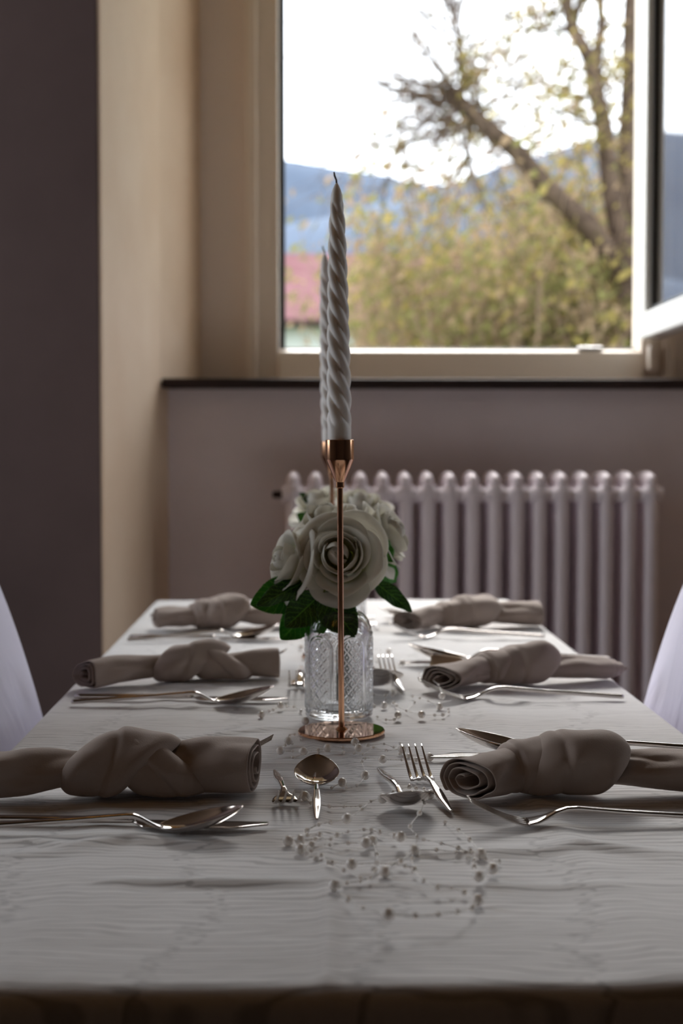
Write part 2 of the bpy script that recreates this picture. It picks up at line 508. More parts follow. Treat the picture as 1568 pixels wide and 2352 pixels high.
# portal: tells the renderer where daylight enters
pd = bpy.data.lights.new('window_daylight_portal', 'AREA'); pd.shape = 'RECTANGLE'
pd.size = fr - fl; pd.size_y = win_t - .07 - open_b
pd.cycles.is_portal = True
po = bpy.data.objects.new('window_daylight_portal', pd)
po.location = ((fl + fr) / 2, YO + .02, (win_t - .07 + open_b) / 2); po.rotation_euler = (R(-90), 0, 0)
C.objects.link(po)

# ------------------------------------------------------------------ radiator
def make_radiator():
    Yr = 3.06
    xs0 = P(673, 1085, Yr).x; xs1 = P(1500, 1085, Yr).x
    ztop = P(1000, 1083, Yr).z; zbot = 0.14
    N = 17
    pitch = (xs1 - xs0) / (N - 1)
    root = empty('column_radiator', ((xs0 + xs1) / 2, Yr + .08, 0))
    tag(root, 'grey lilac enamelled column radiator under the window sill', 'radiator')
    w = pitch * .325
    mb = MB()
    for k, y in enumerate((-.062, 0, .062)):      # three columns front to back, joined by rounded heads
        pts = [(0, y, zbot + .03 + (ztop - zbot - .06) * t / 8) for t in range(9)]
        mb.tube(pts, [w * (1.0 if 0 < t < 8 else 1.05) for t in range(9)], n=12)
    def head(zc, hh):
        mb.add(*grid(lambda u, v: (w * 1.0 * sin(pi * v) ** .5 * cos(2 * pi * u), (.062 + w * 1.0) * (-cos(pi * v)) , zc + hh * sin(pi * v) ** .5 * sin(2 * pi * u)), 16, 14, wrap=True)[:2])
    head(ztop - .026, .026); head(zbot + .026, .026)
    def hub(zc):
        mb.tube([(-pitch * .5, 0, zc), (pitch * .5, 0, zc)], .021, n=14)
        mb.tube([(-pitch * .5, -.062, zc), (pitch * .5, -.062, zc)], .016, n=12)
    hub(ztop - .052); hub(zbot + .05)
    for i in range(N):
        if i == 0:
            s0 = mb.build('section', m_radiator, root); o = s0
        else:
            o = s0.copy(); C.objects.link(o)
        o.location = (xs0 + pitch * i - root.location.x, 0, 0)
    v_ = MB(); xe = xs0 - pitch * .5 - root.location.x
    v_.tube([(xe - .022, 0, ztop - .052), (xe, 0, ztop - .052)], [.007, .009], 12)
    v_.build('end_plug', m_sill, root)
    for x in (xs0 + pitch * 2, xs1 - pitch * 2):
        b_ = MB(); b_.box(x - .012 - root.location.x, x + .012 - root.location.x, -.05, .05, 0, zbot + .012)
        b_.build('foot', m_radiator, root, smooth=False)
make_radiator()

# ------------------------------------------------------------------ table and cloth
XL = T(184, 1569).x; XR = T(1450, 1601).x
YN = T(784, 2256).y; YFAR = T(760, 1378).y
tw, tl = XR - XL, YFAR - YN
tcx, tcy = (XL + XR) / 2, (YN + YFAR) / 2
table = empty('dining_table', (tcx, tcy, 0))
tag(table, 'long narrow wooden dining table under the pale cloth', 'table')
b = MB(); b.box(-tw / 2 + .006, tw / 2 - .006, -tl / 2 + .006, tl / 2 - .006, TOP - .04, TOP - .0045)
mods(b.build('tabletop', m_wood, table, smooth=False), bevel=.004)
for sy in (-1, 1):
    b = MB(); b.box(-tw / 2 + .05, tw / 2 - .05, sy * (tl / 2 - .06) - .01, sy * (tl / 2 - .06) + .01, TOP - .13, TOP - .04)
    b.build('apron', m_wood, table, smooth=False)
for sx in (-1, 1):
    for sy in (-1, 1):
        b = MB(); x = sx * (tw / 2 - .07); y = sy * (tl / 2 - .08)
        b.box(x - .028, x + .028, y - .028, y + .028, 0, TOP - .04)
        mods(b.build('leg', m_wood, table, smooth=False), bevel=.004)

# creases pressed and pulled into the cloth: polyline in pixels, height, half width
CREASES = [
    ([(235, 2030), (400, 2031), (560, 2032), (735, 2028)], .0042, .006),
    ([(760, 2036), (1000, 2037), (1250, 2036), (1420, 2040)], .0018, .005),
    ([(0, 1938), (80, 1934), (160, 1950), (300, 1932), (420, 1940), (540, 1948)], .0034, .008),
    ([(0, 1965), (120, 1962), (220, 1958)], .0022, .008),
    ([(870, 1962), (1080, 1963), (1240, 1958), (1340, 1948), (1568, 1962)], .0030, .007),
    ([(1120, 1955), (1300, 1940), (1420, 1955), (1568, 1975)], .0022, .009),
    ([(360, 1706), (480, 1692), (620, 1676), (720, 1672)], .0030, .007),
    ([(560, 1750), (700, 1752), (860, 1750)], .0016, .005),
    ([(870, 1668), (960, 1672), (1060, 1690)], .0016, .006),
    ([(240, 1585), (420, 1578), (560, 1584), (660, 1578)], .0022, .008),
    ([(250, 1625), (400, 1622), (470, 1632), (620, 1624)], .0020, .007),
    ([(1060, 1625), (1150, 1608), (1240, 1622), (1400, 1614)], .0022, .007),
    ([(870, 1582), (1000, 1586), (1100, 1580)], .0014, .006),
    ([(1000, 1478), (1080, 1466), (1180, 1472)], .0018, .008),
    ([(400, 1485), (480, 1478), (600, 1486)], .0016, .008),
]
CW = [([T(*p).to_2d() for p in pts], h, w) for pts, h, w in CREASES]
YFOLD = [(T(745, 2200).x, .0020, .007), (T(120, 2100).x, .0016, .022), (T(1400, 2060).x, .0020, .025), (T(270, 2010).x, .0010, .018), (T(1240, 2000).x, -.0008, .03)]
def crease_h(x, y):
    h = 0.0
    p = Vector((x, y))
    for pts, A, w in CW:
        ymin = min(q.y for q in pts) - 4 * w; ymax = max(q.y for q in pts) + 4 * w
        if not (ymin < y < ymax): continue
        n_ = len(pts) - 1
        best = 1e9; tb = 0; sgn = 1
        for i in range(n_):
            a, b_ = pts[i], pts[i + 1]
            ab = b_ - a
            t = max(0, min(1, (p - a).dot(ab) / ab.length_squared))
            q = a + ab * t
            d = (p - q).length
            if d < best:
                best = d; tb = (i + t) / n_; sgn = 1 if y > q.y else -1
        ww = w * (1.5 if sgn > 0 else .75)
        if best < 4 * ww:
            h += A * sin(pi * min(1, max(0, .06 + .88 * tb))) ** .6 * exp(-(best / ww) ** 2)
    return h
def cloth_h(x, y):
    h = crease_h(x, y)
    for xf, A, w in YFOLD:
        ww = w * (0.7 + .5 * noise.noise(Vector((xf * 9, y * 3, 0))))
        h += A * exp(-((x - xf - .004 * sin(y * 9 + xf * 7)) / max(ww, .003)) ** 2)
    h += .0007 * noise.noise(Vector((x * 9, y * 26, 2.0))) + .00030 * noise.noise(Vector((x * 14, y * 120, 5.0)))
    return h
def make_tablecloth():
    drop = .24; st_ = .0042
    nx = int((tw + 2 * drop) / st_ / 1.0); ny = int((tl + 2 * drop) / st_)
    rad = .010
    V = []
    for j in range(ny + 1):
        b_ = -drop + (tl + 2 * drop) * j / ny
        for i in range(nx + 1):
            a = -drop + (tw + 2 * drop) * i / nx
            ex = max(0, -a, a - tw); ey = max(0, -b_, b_ - tl)
            sx = -1 if a < 0 else 1; sy = -1 if b_ < 0 else 1
            px = min(max(a, 0), tw) + XL; py = min(max(b_, 0), tl) + YN
            e = hypot(ex, ey)
            if e < 1e-9:
                V.append((px, py, TOP + cloth_h(px, py)))
            else:
                dx, dy = sx * ex / e, sy * ey / e
                q = rad * pi / 2
                if e < q:
                    an = e / rad
                    ho, dz = rad * sin(an), rad * (1 - cos(an))
                else:
                    ho, dz = rad, rad + (e - q)
                hang = sstep(0, drop, dz)
                arc = (a if ey > ex else b_)
                ho += hang * (.010 + .012 * sin(arc * 19 + 1) + .008 * noise.noise(Vector((arc * 7, 3, 0)))) 
                edge = crease_h(px, py) * (1 - sstep(0, .03, dz)) + cloth_h(px, py) * .4 * (1 - sstep(0, .05, dz))
                V.append((px + dx * ho, py + dy * ho, TOP - dz + edge))
    n_ = nx + 1
    F = [(j * n_ + i, j * n_ + i + 1, (j + 1) * n_ + i + 1, (j + 1) * n_ + i) for j in range(ny) for i in range(nx)]
    o = mesh_obj('tablecloth', V, F, m_cloth)
    tag(o, 'pale grey crinkled tablecloth draped over the long table', 'tablecloth')
make_tablecloth()
def S(x, y, h=0.0):              # a point resting on the cloth under a pixel
    p = T(x, y, h)
    for _ in range(2):
        p = T(x, y, h + max(0, cloth_h(p.x, p.y)))
    return p

# ------------------------------------------------------------------ chairs with stretch covers
def make_chair(xin, side, yfar, label):
    # side -1: chair on the left of the table, facing +x; the backrest's inner face passes near xin
    root = empty('covered_chair', (xin - side * .045, yfar - .21, 0), 0 if side < 0 else pi)
    tag(root, label, 'chair')
    # local: +x faces the table, backrest at x = 0, width along y
    W, H0, H1 = .42, .44, .955
    def back(u, v):
        z = lerp(H0 - .03, H1, v)
        zz = (z - H0) / (H1 - H0)
        top = max(0, (zz - .60) / .40)
        hw = W / 2 * (1 - .10 * top) * sqrt(max(0.0, 1 - top ** 3.2)) + .004
        lean = -.055 * zz - .075 * zz * zz
        an = 2 * pi * u
        c, s = cos(an), sin(an)
        th = .017
        y = hw * (abs(s) ** .35) * (1 if s >= 0 else -1)
        x = th * (abs(c) ** .7) * (1 if c >= 0 else -1)
        bow = -.018 * (y / (W / 2)) ** 2
        return (lean + x + bow, y, z)
    v, f, uv = grid(back, 40, 36, wrap=True)
    m_ = MB().add(v, f)
    m_.build('backrest', m_cover, root)
    def seat(u, v):
        an = 2 * pi * u
        c, s = cos(an), sin(an)
        r_ = [0.02, .92, 1.0, 1.0, .93, .02][int(round(v * 5))]
        z = [H0 + .035, H0 + .032, H0 + .018, H0 - .02, H0 - .03, H0 - .03][int(round(v * 5))]
        x = .150 + .135 * r_ * (abs(c) ** .45) * (1 if c >= 0 else -1)
        y = .205 * r_ * (abs(s) ** .45) * (1 if s >= 0 else -1)
        return (x, y, z)
    v, f, uv = grid(seat, 36, 5, wrap=True)
    MB().add(v, f).build('seat', m_cover, root)
    for lx, ly in ((.03, -.185), (.03, .185), (.255, -.185), (.255, .185)):
        q = MB()
        dx = -.04 if lx < .1 else .02
        q.tube([(lx + dx, ly * 1.05, 0), (lx + dx * .5, ly * 1.02, .2), (lx, ly, H0 - .03)], [.016, .018, .024], 12)
        q.build('leg', m_cover, root)
    # stretched skirt panels between the legs
    for a_, b_ in (((.03, -.185), (.255, -.185)), ((.03, .185), (.255, .185)), ((.255, -.185), (.255, .185)), ((.03, -.185), (.03, .185))):
        def pan(u, v):
            x = lerp(a_[0], b_[0], u); y = lerp(a_[1], b_[1], u)
            low = .05 + .28 * sin(pi * u) ** .5
            return (x, y, lerp(low, H0 - .02, v))
        v_, f_, _ = grid(pan, 16, 6)
        mods(MB().add(v_, f_).build('skirt_panel', m_cover, root), solid=.003)
    return root
xa = P(118, 1643, 1.72).x; xb = P(1450, 1640, 1.74).x
make_chair(xa, -1, 1.70, 'lilac white covered chair tucked in at the table side nearer the brown wall pier')
make_chair(xb, 1, 1.72, 'pale lilac covered chair at the table side under the opened window sash')

# ------------------------------------------------------------------ candlesticks and candles
def make_candlestick(x, y, lean=(0, 0), label=''):
    root = empty('candlestick', (x, y, TOP + .0016))
    root.rotation_euler = (lean[0], lean[1], 0)
    tag(root, label, 'candlestick', 'rose gold candlesticks along the table')
    r0 = .0407
    b = MB(); b.lathe([(.0005, 0), (r0 - .001, 0), (r0, .0008), (r0, .0026), (r0 - .0008, .0034), (.006, .0034), (.0034, .006), (.0005, .006)], 72)
    bo = b.build('base', m_rose_gold_plate, root)
    m = bo.modifiers.new('e', 'EDGE_SPLIT'); m.split_angle = R(25)
    b = MB(); b.lathe([(.0027, .0034), (.0027, .2315)], 24); b.build('rod', m_rose_gold, root)
    zc = .2297
    b = MB(); b.lathe([(.0005, zc - .001), (.0035, zc), (.0040, zc + .0005), (.0040, zc + .0055), (.0045, zc + .0062), (.0130, zc + .0255), (.01315, zc + .027),
                       (.01315, zc + .0445), (.0128, zc + .0448), (.0120, zc + .0445), (.0118, zc + .030), (.0005, zc + .028)], 64)
    cup = b.build('candle_cup', m_rose_gold, root)
    m = cup.modifiers.new('e', 'EDGE_SPLIT'); m.split_angle = R(35)
    return root, zc + .0445
def make_candle(x, y, zt, ang, label, lean=-.65):
    root = empty('twisted_candle', (x, y, zt - .0145))
    root.rotation_euler = (R(.1), R(lean), 0)
    tag(root, label, 'candle', 'white twisted candles on the candlesticks')
    L = .0145 + .222
    prof = [(a_ * .948, b_) for a_, b_ in [(0, .0113), (.014, .0114), (.034, .0116), (.07, .0113), (.11, .0106), (.15, .0098), (.19, .0086), (.215, .0075), (.228, .0064), (.234, .0055)]]
    pitch = .081
    def f(u, v):
        z = v * L
        zz = z - .0145
        Rr = interp([(-.0145, .0112)] + [(a_, b_) for a_, b_ in prof], zz)
        tw_ = sstep(.008, .024, zz) * (1 - sstep(.214, .220, zz))
        ph = 2 * pi * u + 2 * pi * zz / pitch + ang
        al = (ph + pi / 4) % (pi / 2) - pi / 4
        o_ = .49; a = .51
        rl = o_ * cos(al) + sqrt(max(0, a * a - (o_ * sin(al)) ** 2))
        rr = Rr * lerp(.97, rl, tw_)
        return (rr * cos(2 * pi * u), rr * sin(2 * pi * u), z)
    v, fc, uv = grid(f, 96, 230, wrap=True)
    b = MB().add(v, fc)
    rt = .0055 * .97
    b.lathe([(.0005, 0), (.0112 * .97, 0)], 48)
    b.lathe([(rt, L), (rt * .99, L + .003), (rt * .72, L + .0085), (rt * .38, L + .0125), (.0008, L + .0145)], 48)
    b.build('wax_body', m_wax, root)
    b = MB(); b.tube([(0, 0, L + .013), (-.0002, 0, L + .017), (-.0018, 0, L + .021), (-.0022, 0, L + .0245)], [.0009, .0009, .0009, .0007], 8)
    b.build('wick', m_wick, root)
p1 = S(784, 1687)
_, ct = make_candlestick(p1.x, p1.y, (0, R(-.35)), 'rose gold candlestick with round base in front of the near glass vase')
make_candle(p1.x - .0017, p1.y, TOP + .0016 + ct, .3, 'tall white twisted candle in the rose gold candlestick before the near vase')
Y2 = p1.y * 610 / 447.
p2 = Vector((P(766, 1200, Y2).x, Y2, TOP))
make_candlestick(p2.x, p2.y, (0, R(-.6)), 'rose gold candlestick standing between the two glass vases')
make_candle(p2.x - .003, p2.y, TOP + .0016 + ct, 1.0, 'white twisted candle standing between the two glass vases', -1.9)

# ------------------------------------------------------------------ glass vases
def make_vase_mesh():
    Rb = .0338; n_p = 6; H_ = .083
    def rel(th, z):
        pw = 2 * pi / n_p
        k = round((th - R(22 + 270)) / pw)
        a = (th - R(22 + 270) - k * pw) * Rb
        hw = .0146; zb = .006; zt = .084 - hw
        # signed distance to the arch (negative inside)
        if z > zt: d = hypot(a, z - zt) - hw
        else: d = max(abs(a) - hw, zb - z)
        h = 0.0
        h += .0013 * exp(-((d + .0002) / .0009) ** 2)
        h += .0010 * exp(-((d + .0030) / .0009) ** 2)
        if d < -.0040:
            p, q = .0095, .0105
            t1 = (a / p + z / q) % 1.0; t2 = (a / p - z / q) % 1.0
            l1 = min(t1, 1 - t1); l2 = min(t2, 1 - t2)
            h += .0016 * max(exp(-(l1 / .075) ** 2), exp(-(l2 / .075) ** 2))
            h += .0009 * max(0, 1 - (abs(t1 - .5) + abs(t2 - .5)) / .24)
        elif d > .0022:
            h += .0004 * (0.5 + .5 * cos(d * 3000)) * sstep(.086, .07, z)
        return h
    nth = 340
    outer = []
    zs = [.0045 + (.084 - .0045) * i / 130 for i in range(131)]
    prof = []                                        # (radius, z, relief weight)
    prof += [(.002, .0), (.028, 0), (.0315, .0006), (.0332, .002), (.0336, .0035)]
    rows = [(r, z, 0) for r, z in prof] + [(Rb - .0012, z, 1) for z in zs]
    for i in range(1, 13):
        t = i / 12 * pi / 2
        rows.append((.0138 + (Rb - .0012 - .0138) * cos(t), .084 + .023 * sin(t), 0.5 if i < 5 else 0))
    rows += [(.0135, .110, 0), (.0132, .120, 0), (.0134, .124, 0), (.0158, .1255, 0), (.0162, .128, 0), (.0155, .1300, 0), (.0135, .1302, 0)]
    rows += [(.0112, .129, 0), (.0110, .110, 0), (.0118, .1035, 0)]
    for i in range(1, 9):
        t = (1 - i / 8) * pi / 2
        rows.append((.0118 + (.0298 - .0118) * cos(t), .082 + .0215 * sin(t), 0))
    rows += [(.0298, .06, 0), (.0298, .03, 0), (.0296, .012, 0), (.027, .0085, 0), (.002, .0075, 0)]
    V = []
    for r, z, w in rows:
        for k in range(nth):
            th = 2 * pi * k / nth
            rr = r + (w * rel(th, z) if w else 0)
            V.append((rr * cos(th), rr * sin(th), z))
    F = []
    for i in range(len(rows) - 1):
        for k in range(nth):
            k2 = (k + 1) % nth
            F.append((i * nth + k, i * nth + k2, (i + 1) * nth + k2, (i + 1) * nth + k))
    F.append(tuple(range(nth))[::-1]); F.append(tuple((len(rows) - 1) * nth + k for k in range(nth)))
    return V, F
V_, F_ = make_vase_mesh()
pv1 = S(778, 1648)
vase1 = mesh_obj('glass_vase', V_, F_, m_glass)
vase1.location = (pv1.x, pv1.y, TOP + .0016)
tag(vase1, 'clear pressed glass bottle vase with arched diamond panels behind the front candlestick', 'vase', 'pressed glass vases')
Yv2 = 2.07
pv2 = Vector((P(787, 1400, Yv2).x, Yv2, TOP))
vase2 = vase1.copy(); C.objects.link(vase2)
vase2.location = (pv2.x, pv2.y, TOP + .0016); vase2.rotation_euler = (0, 0, R(25))
vase2['label'] = 'clear pressed glass bottle vase nearer the window, behind the second candlestick'

# ------------------------------------------------------------------ roses
rng = random.Random(7)
def make_rose(Cc, axis, rad, seed, vase, label, leaves=(), group='ivory foam roses in the vases'):
    rg = random.Random(seed)
    root = empty('rose', (vase.x, vase.y, TOP + .012))
    tag(root, label, 'rose', group)
    base = Vector(root.location)
    axis = Vector(axis).normalized()
    q = Vector((0, 0, 1)).rotation_difference(axis) @ Quaternion((0, 0, 1), rg.uniform(0, 6.28))
    k = rad / .037
    # layer: petals, base radius, length, start/mid/end angle from axis, half width (rad), z of base, curl
    layers = [
        (2, .0024, .0280, 26, 4, -95, 2.0, -.003, 0.0),
        (2, .0052, .0290, 32, 2, -62, 1.65, -.006, .0),
        (3, .0085, .0300, 42, 4, -26, 1.25, -.009, .2),
        (3, .0096, .0312, 50, 10, -2, 1.20, -.011, .8),
        (3, .0105, .0325, 60, 20, 18, 1.15, -.013, 1.2),
        (4, .0105, .0350, 72, 30, 38, 1.02, -.016, 1.7),
        (5, .0100, .0390, 82, 46, 72, .92, -.019, 2.0),
    ]
    th0 = rg.uniform(0, 6.28)
    off = Vector((rg.uniform(-.0016, .0016), rg.uniform(-.0016, .0016), .0004))
    for li, (n_, r0, L, a0, a1, a2, W, zb, curl) in enumerate(layers):
        th0 += rg.uniform(.3, .9)
        for i in range(n_):
            th = th0 + 2 * pi * i / n_ + rg.uniform(-.12, .12)
            LL = L * rg.uniform(.88, 1.10)
            ja = rg.uniform(-7, 9) * (.4 if li < 2 else 1); sd = rg.uniform(0, 50); skew = rg.uniform(-.12, .12)
            def f(u, v):
                uu = 2 * u - 1
                tip = 1 - .20 * abs(uu) ** 2.6 + .05 * max(0, 1 - abs(uu + skew) * 3) * (li > 2)
                r, z = r0, zb
                n2 = 10; vv = v * tip
                for s in range(n2):
                    t = (s + .5) / n2 * vv
                    an = lerp(a0, a1, t / .55) if t < .55 else lerp(a1, a2, (t - .55) / .45)
                    an += curl * 34 * max(0, (t - .80) / .20) + ja + curl * 20 * abs(uu) ** 3 * sstep(.5, 1, t)
                    r += LL * vv / n2 * sin(R(an)); z += LL * vv / n2 * cos(R(an))
                wid = W * (.40 + .60 * sin(pi / 2 * min(1, v / .55))) * (1 - .10 * sstep(.75, 1, v))
                if li > 1: wid *= min(1.0, (.022 * (1 + .14 * li)) / max(r, .004) / W + .25)
                t_ = th + uu * wid
                r += .0011 * uu * (li > 0)
                nz = noise.noise(Vector((uu * 2 + sd, v * 2, li))) * .0016 * v * (1 if li > 0 else .3)
                r = max(.0006, r + nz)
                return base_off + q @ ((Vector((r * cos(t_), r * sin(t_), z + nz * .8)) + off * max(0, 3 - li)) * k)
            base_off = Vector(Cc) - base
            v, fc, uv = grid(f, 12, 12)
            o = mesh_obj('petal', v, fc, m_petal, root, uvs=uv)
            mods(o, solid=.0009 * k, sub=1)
    # calyx and stem down to the vase
    top = Vector(Cc) - axis * .019 * k
    neck = Vector((vase.x + rg.uniform(-.004, .004), vase.y + rg.uniform(-.004, .004), TOP + .128))
    foot = Vector((vase.x + rg.uniform(-.014, .014), vase.y + rg.uniform(-.014, .014), TOP + .014))
    c_ = MB()
    c_.tube([top + axis * .006 - base, top - axis * .002 - base, top - axis * .008 - base], [.010 * k, .0055, .0022], 12)
    c_.build('calyx', m_stem, root)
    s_ = MB()
    s_.tube([p - base for p in spline([top - axis * .004, top - axis * .016, neck + Vector((0, 0, .012)), neck - Vector((0, 0, .02)), foot], 6)], .0016, 8)
    s_.build('stem', m_dstem, root)
    for lf in leaves:
        make_leaf(root, base, neck, *lf)
    return root
def make_leaf(root, base, neck, p0, p1, width, nrm, bright=False, droop=.15, seed=0):
    p0 = Vector(p0); p1 = Vector(p1); d = p1 - p0; L = d.length
    t = d.normalized(); nrm = Vector(nrm)
    nrm = (nrm - t * nrm.dot(t)).normalized(); sd = t.cross(nrm)
    def f(u, v):
        uu = 2 * u - 1
        w = width / 2 * (sin(pi * min(1, v ** .82)) ** .72) * (1 - .10 * v) + .0002
        saw = 1 + .055 * ((v * 22) % 1.0 - .5) * (abs(uu) > .86)
        fold = -.22 * width * (1 - abs(uu)) * sin(pi * v) ** .5
        wav = .0012 * sin(v * 16 + seed) * abs(uu)
        return p0 - base + d * v + sd * (uu * w * saw) + nrm * (fold * .5 + wav - droop * L * (v * v - v * .3))
    v, fc, uv = grid(f, 14, 66)
    o = mesh_obj('leaf', v, fc, m_leaf2 if bright else m_leaf, root, uvs=uv)
    mods(o, solid=.0005)
    st = MB(); mid_ = (p0 + neck) / 2 + Vector((0, 0, .008))
    st.tube([p - base for p in spline([neck + Vector((0, 0, .006)), mid_, p0, p0 + d * .12 ], 6)], [.0011] * 19, 6)
    st.build('leaf_stalk', m_stem, o)
YA = pv1.y
def Q(x, y, dy): return P(x, y, YA + dy)
FRONT = (0, -1, 0.12)
make_rose(Q(783, 1278, -.012), (-.10, -1, .20), .0400, 11, pv1, 'large ivory rose facing the candlestick rod over the near vase', [
    (Q(735, 1365, -.010), Q(655, 1440, -.022), .036, (0, -1, .25), False, .05, 1),
    (Q(742, 1362, -.012), Q(815, 1460, -.026), .040, (.1, -1, .2), False, .05, 2),
    (Q(728, 1395, .012), Q(735, 1458, .0), .024, (.2, -1, .1), True, .05, 3)])
make_rose(Q(668, 1290, .008), (-.93, -.35, .25), .034, 23, pv1, 'ivory rose turned away towards the covered chair by the brown pier', [
    (Q(706, 1332, .004), Q(590, 1385, -.022), .026, (-.15, -1, .75), False, .12, 4),
    (Q(700, 1350, .016), Q(576, 1388, .004), .041, (0, -1, .35), True, .05, 5),
    (Q(715, 1395, .014), Q(645, 1468, .002), .036, (-.2, -1, .1), True, .05, 6)])
make_rose(Q(748, 1196, .030), (-.35, -.30, .9), .031, 31, pv1, 'ivory rose tipped upwards just above the large front rose')
make_rose(P(885, 1232, YA + .10), (.90, -.22, .40), .038, 43, pv1, 'ivory rose leaning out towards the radiator columns', [
    (P(858, 1335, YA + .06), P(948, 1400, YA + .05), .020, (.1, -1, .5), False, .18, 7),
    (P(876, 1290, YA + .10), P(912, 1338, YA + .12), .026, (.2, -1, .3), True, .05, 8),
    (P(868, 1240, YA + .06), P(905, 1290, YA + .07), .022, (.6, -1, .3), True, .05, 9)])
YB = pv2.y
make_rose(P(830, 1168, YB - .17), (.12, -.35, .95), .040, 57, pv2, 'ivory rose opening upwards over the far vase beside the radiator', [
    (P(800, 1260, YB - .1), P(905, 1255, YB - .1), .03, (.2, -1, .6), True, .05, 10)])
make_rose(P(735, 1162, YB - .12), (-.35, -.25, .9), .040, 61, pv2, 'ivory rose over the far vase, partly hidden by the second candlestick', [
    (P(745, 1215, YB - .15), P(682, 1180, YB - .15), .028, (-.1, -1, .3), True, .05, 11),
    (P(748, 1225, YB - .14), P(694, 1206, YB - .14), .026, (-.1, -1, .3), True, .05, 12),
    (P(735, 1165, YB - .12), P(688, 1130, YB - .12), .022, (-.1, -.5, .9), False, .1, 13)])

# ------------------------------------------------------------------ cutlery
def cyl_profile(pts, ws, hs, n=12, sq=.55):
    """rounded bar along x: pts (x, z) centre line, ws widths, hs heights"""
    b = MB(); V = []
    for (x, z), w, h in zip(pts, ws, hs):
        for k in range(n):
            a = 2 * pi * (k + .5) / n
            c, s = cos(a), sin(a)
            V.append((x, w / 2 * abs(c) ** sq * (1 if c >= 0 else -1), z + h / 2 * abs(s) ** sq * (1 if s >= 0 else -1)))
    F = []
    m_ = len(pts)
    for i in range(m_ - 1):
        for k in range(n):
            k2 = (k + 1) % n
            F.append((i * n + k, i * n + k2, (i + 1) * n + k2, (i + 1) * n + k))
    F.append(tuple(range(n))[::-1]); F.append(tuple((m_ - 1) * n + k for k in range(n)))
    return b.add(V, F)
def resample(pts, n_, cols):
    out = []
    for i in range(n_ + 1):
        x = lerp(pts[0][0], pts[-1][0], i / n_)
        out.append([x] + [interp([(p[0], p[c]) for p in pts], x) for c in range(1, cols)])
    return out
# every piece lies along +x from handle end (0) to tip (1 = full length), heights in metres for a 0.21 m piece
def spoon_parts(dessert):
    if not dessert:
        h = [(0, .0035, .0062, .0042), (.004, .0035, .0066, .0046), (.40, .0095, .0054, .0042), (.585, .0128, .0046, .0042), (.615, .0128, .0046, .004), (.64, .0112, .0050, .0036), (.69, .0060, .0066, .0028), (.72, .0044, .0095, .0018)]
        x0, hw, r0, r1, dep = .70, .0208, .0060, .0205, .0085
    else:
        h = [(0, .0030, .0030, .0022), (.03, .0030, .0050, .0030), (.20, .0056, .0100, .0044), (.30, .0080, .0100, .0046), (.45, .0112, .0072, .0042), (.58, .0115, .0052, .004), (.66, .0082, .0062, .0032), (.70, .0062, .0085, .002)]
        x0, hw, r0, r1, dep = .68, .0275, .0075, .0290, .0105
    return h, x0, hw, r0, r1, dep
def build_spoon(name, dessert=False):
    root = empty(name)
    L = .21
    h, x0, hw, r0, r1, dep = spoon_parts(dessert)
    rs = resample(h, 60, 4)
    cyl_profile([(r[0] * L, r[1]) for r in rs], [r[2] for r in rs], [r[3] for r in rs]).build('handle', m_steel, root)
    Lb = L * (1 - x0)
    def f(u, v):
        uu = 2 * u - 1
        w = hw * (sin(pi * (v ** .86)) ** .62) * (1.0) if 0 < v < 1 else 0.0
        w = max(w, .0012 if v < .5 else .0004)
        rim = lerp(r0, r1, v ** 1.15)
        dd = dep * sin(pi * min(1, v * .97 + .03)) ** .8
        z = rim - dd * (1 - abs(uu) ** 2.2)
        return (x0 * L + Lb * v, uu * w, z)
    v, fc, uv = grid(f, 20, 28)
    mods(MB().add(v, fc).build('bowl', m_steel, root), solid=.0011, sub=1)
    return root
def build_fork(name, dessert=False):
    root = empty(name)
    L = .21
    if not dessert:
        h = [(0, .0035, .0062, .0042), (.004, .0035, .0066, .0046), (.40, .0092, .0054, .0042), (.575, .0125, .0046, .0042), (.62, .0122, .0050, .0040), (.66, .0098, .0070, .0036), (.70, .0060, .0120, .0030), (.735, .0036, .0190, .0026), (.775, .0022, .0222, .0024)]
        xt = .775; wd = .0222
    else:
        h = [(0, .0030, .0030, .0022), (.03, .0030, .0050, .0030), (.20, .0056, .0100, .0044), (.30, .0080, .0100, .0046), (.45, .0112, .0070, .0042), (.58, .0112, .0055, .004), (.63, .0078, .0100, .0034), (.665, .0046, .0260, .0030), (.70, .0030, .0300, .0026)]
        xt = .70; wd = .0300
    rs = resample(h, 70, 4)
    cyl_profile([(r[0] * L, r[1]) for r in rs], [r[2] for r in rs], [r[3] for r in rs]).build('handle', m_steel, root)
    tine = None
    for k in range(4):
        y = (k - 1.5) * wd * .265
        pts = []
        for i in range(15):
            t = i / 14
            pts.append(((xt - .006 + (1 - xt + .006) * t) * L, .0022 + (.021 if not dessert else .030) * max(0, t - .05) ** 1.35))
        b = cyl_profile(pts, [lerp(wd * .165, .0016, t / 14) for t in range(15)], [lerp(.0024, .0012, t / 14) for t in range(15)], 8)
        o = b.build('tine', m_steel, root); o.location = (0, y, 0)
    return root
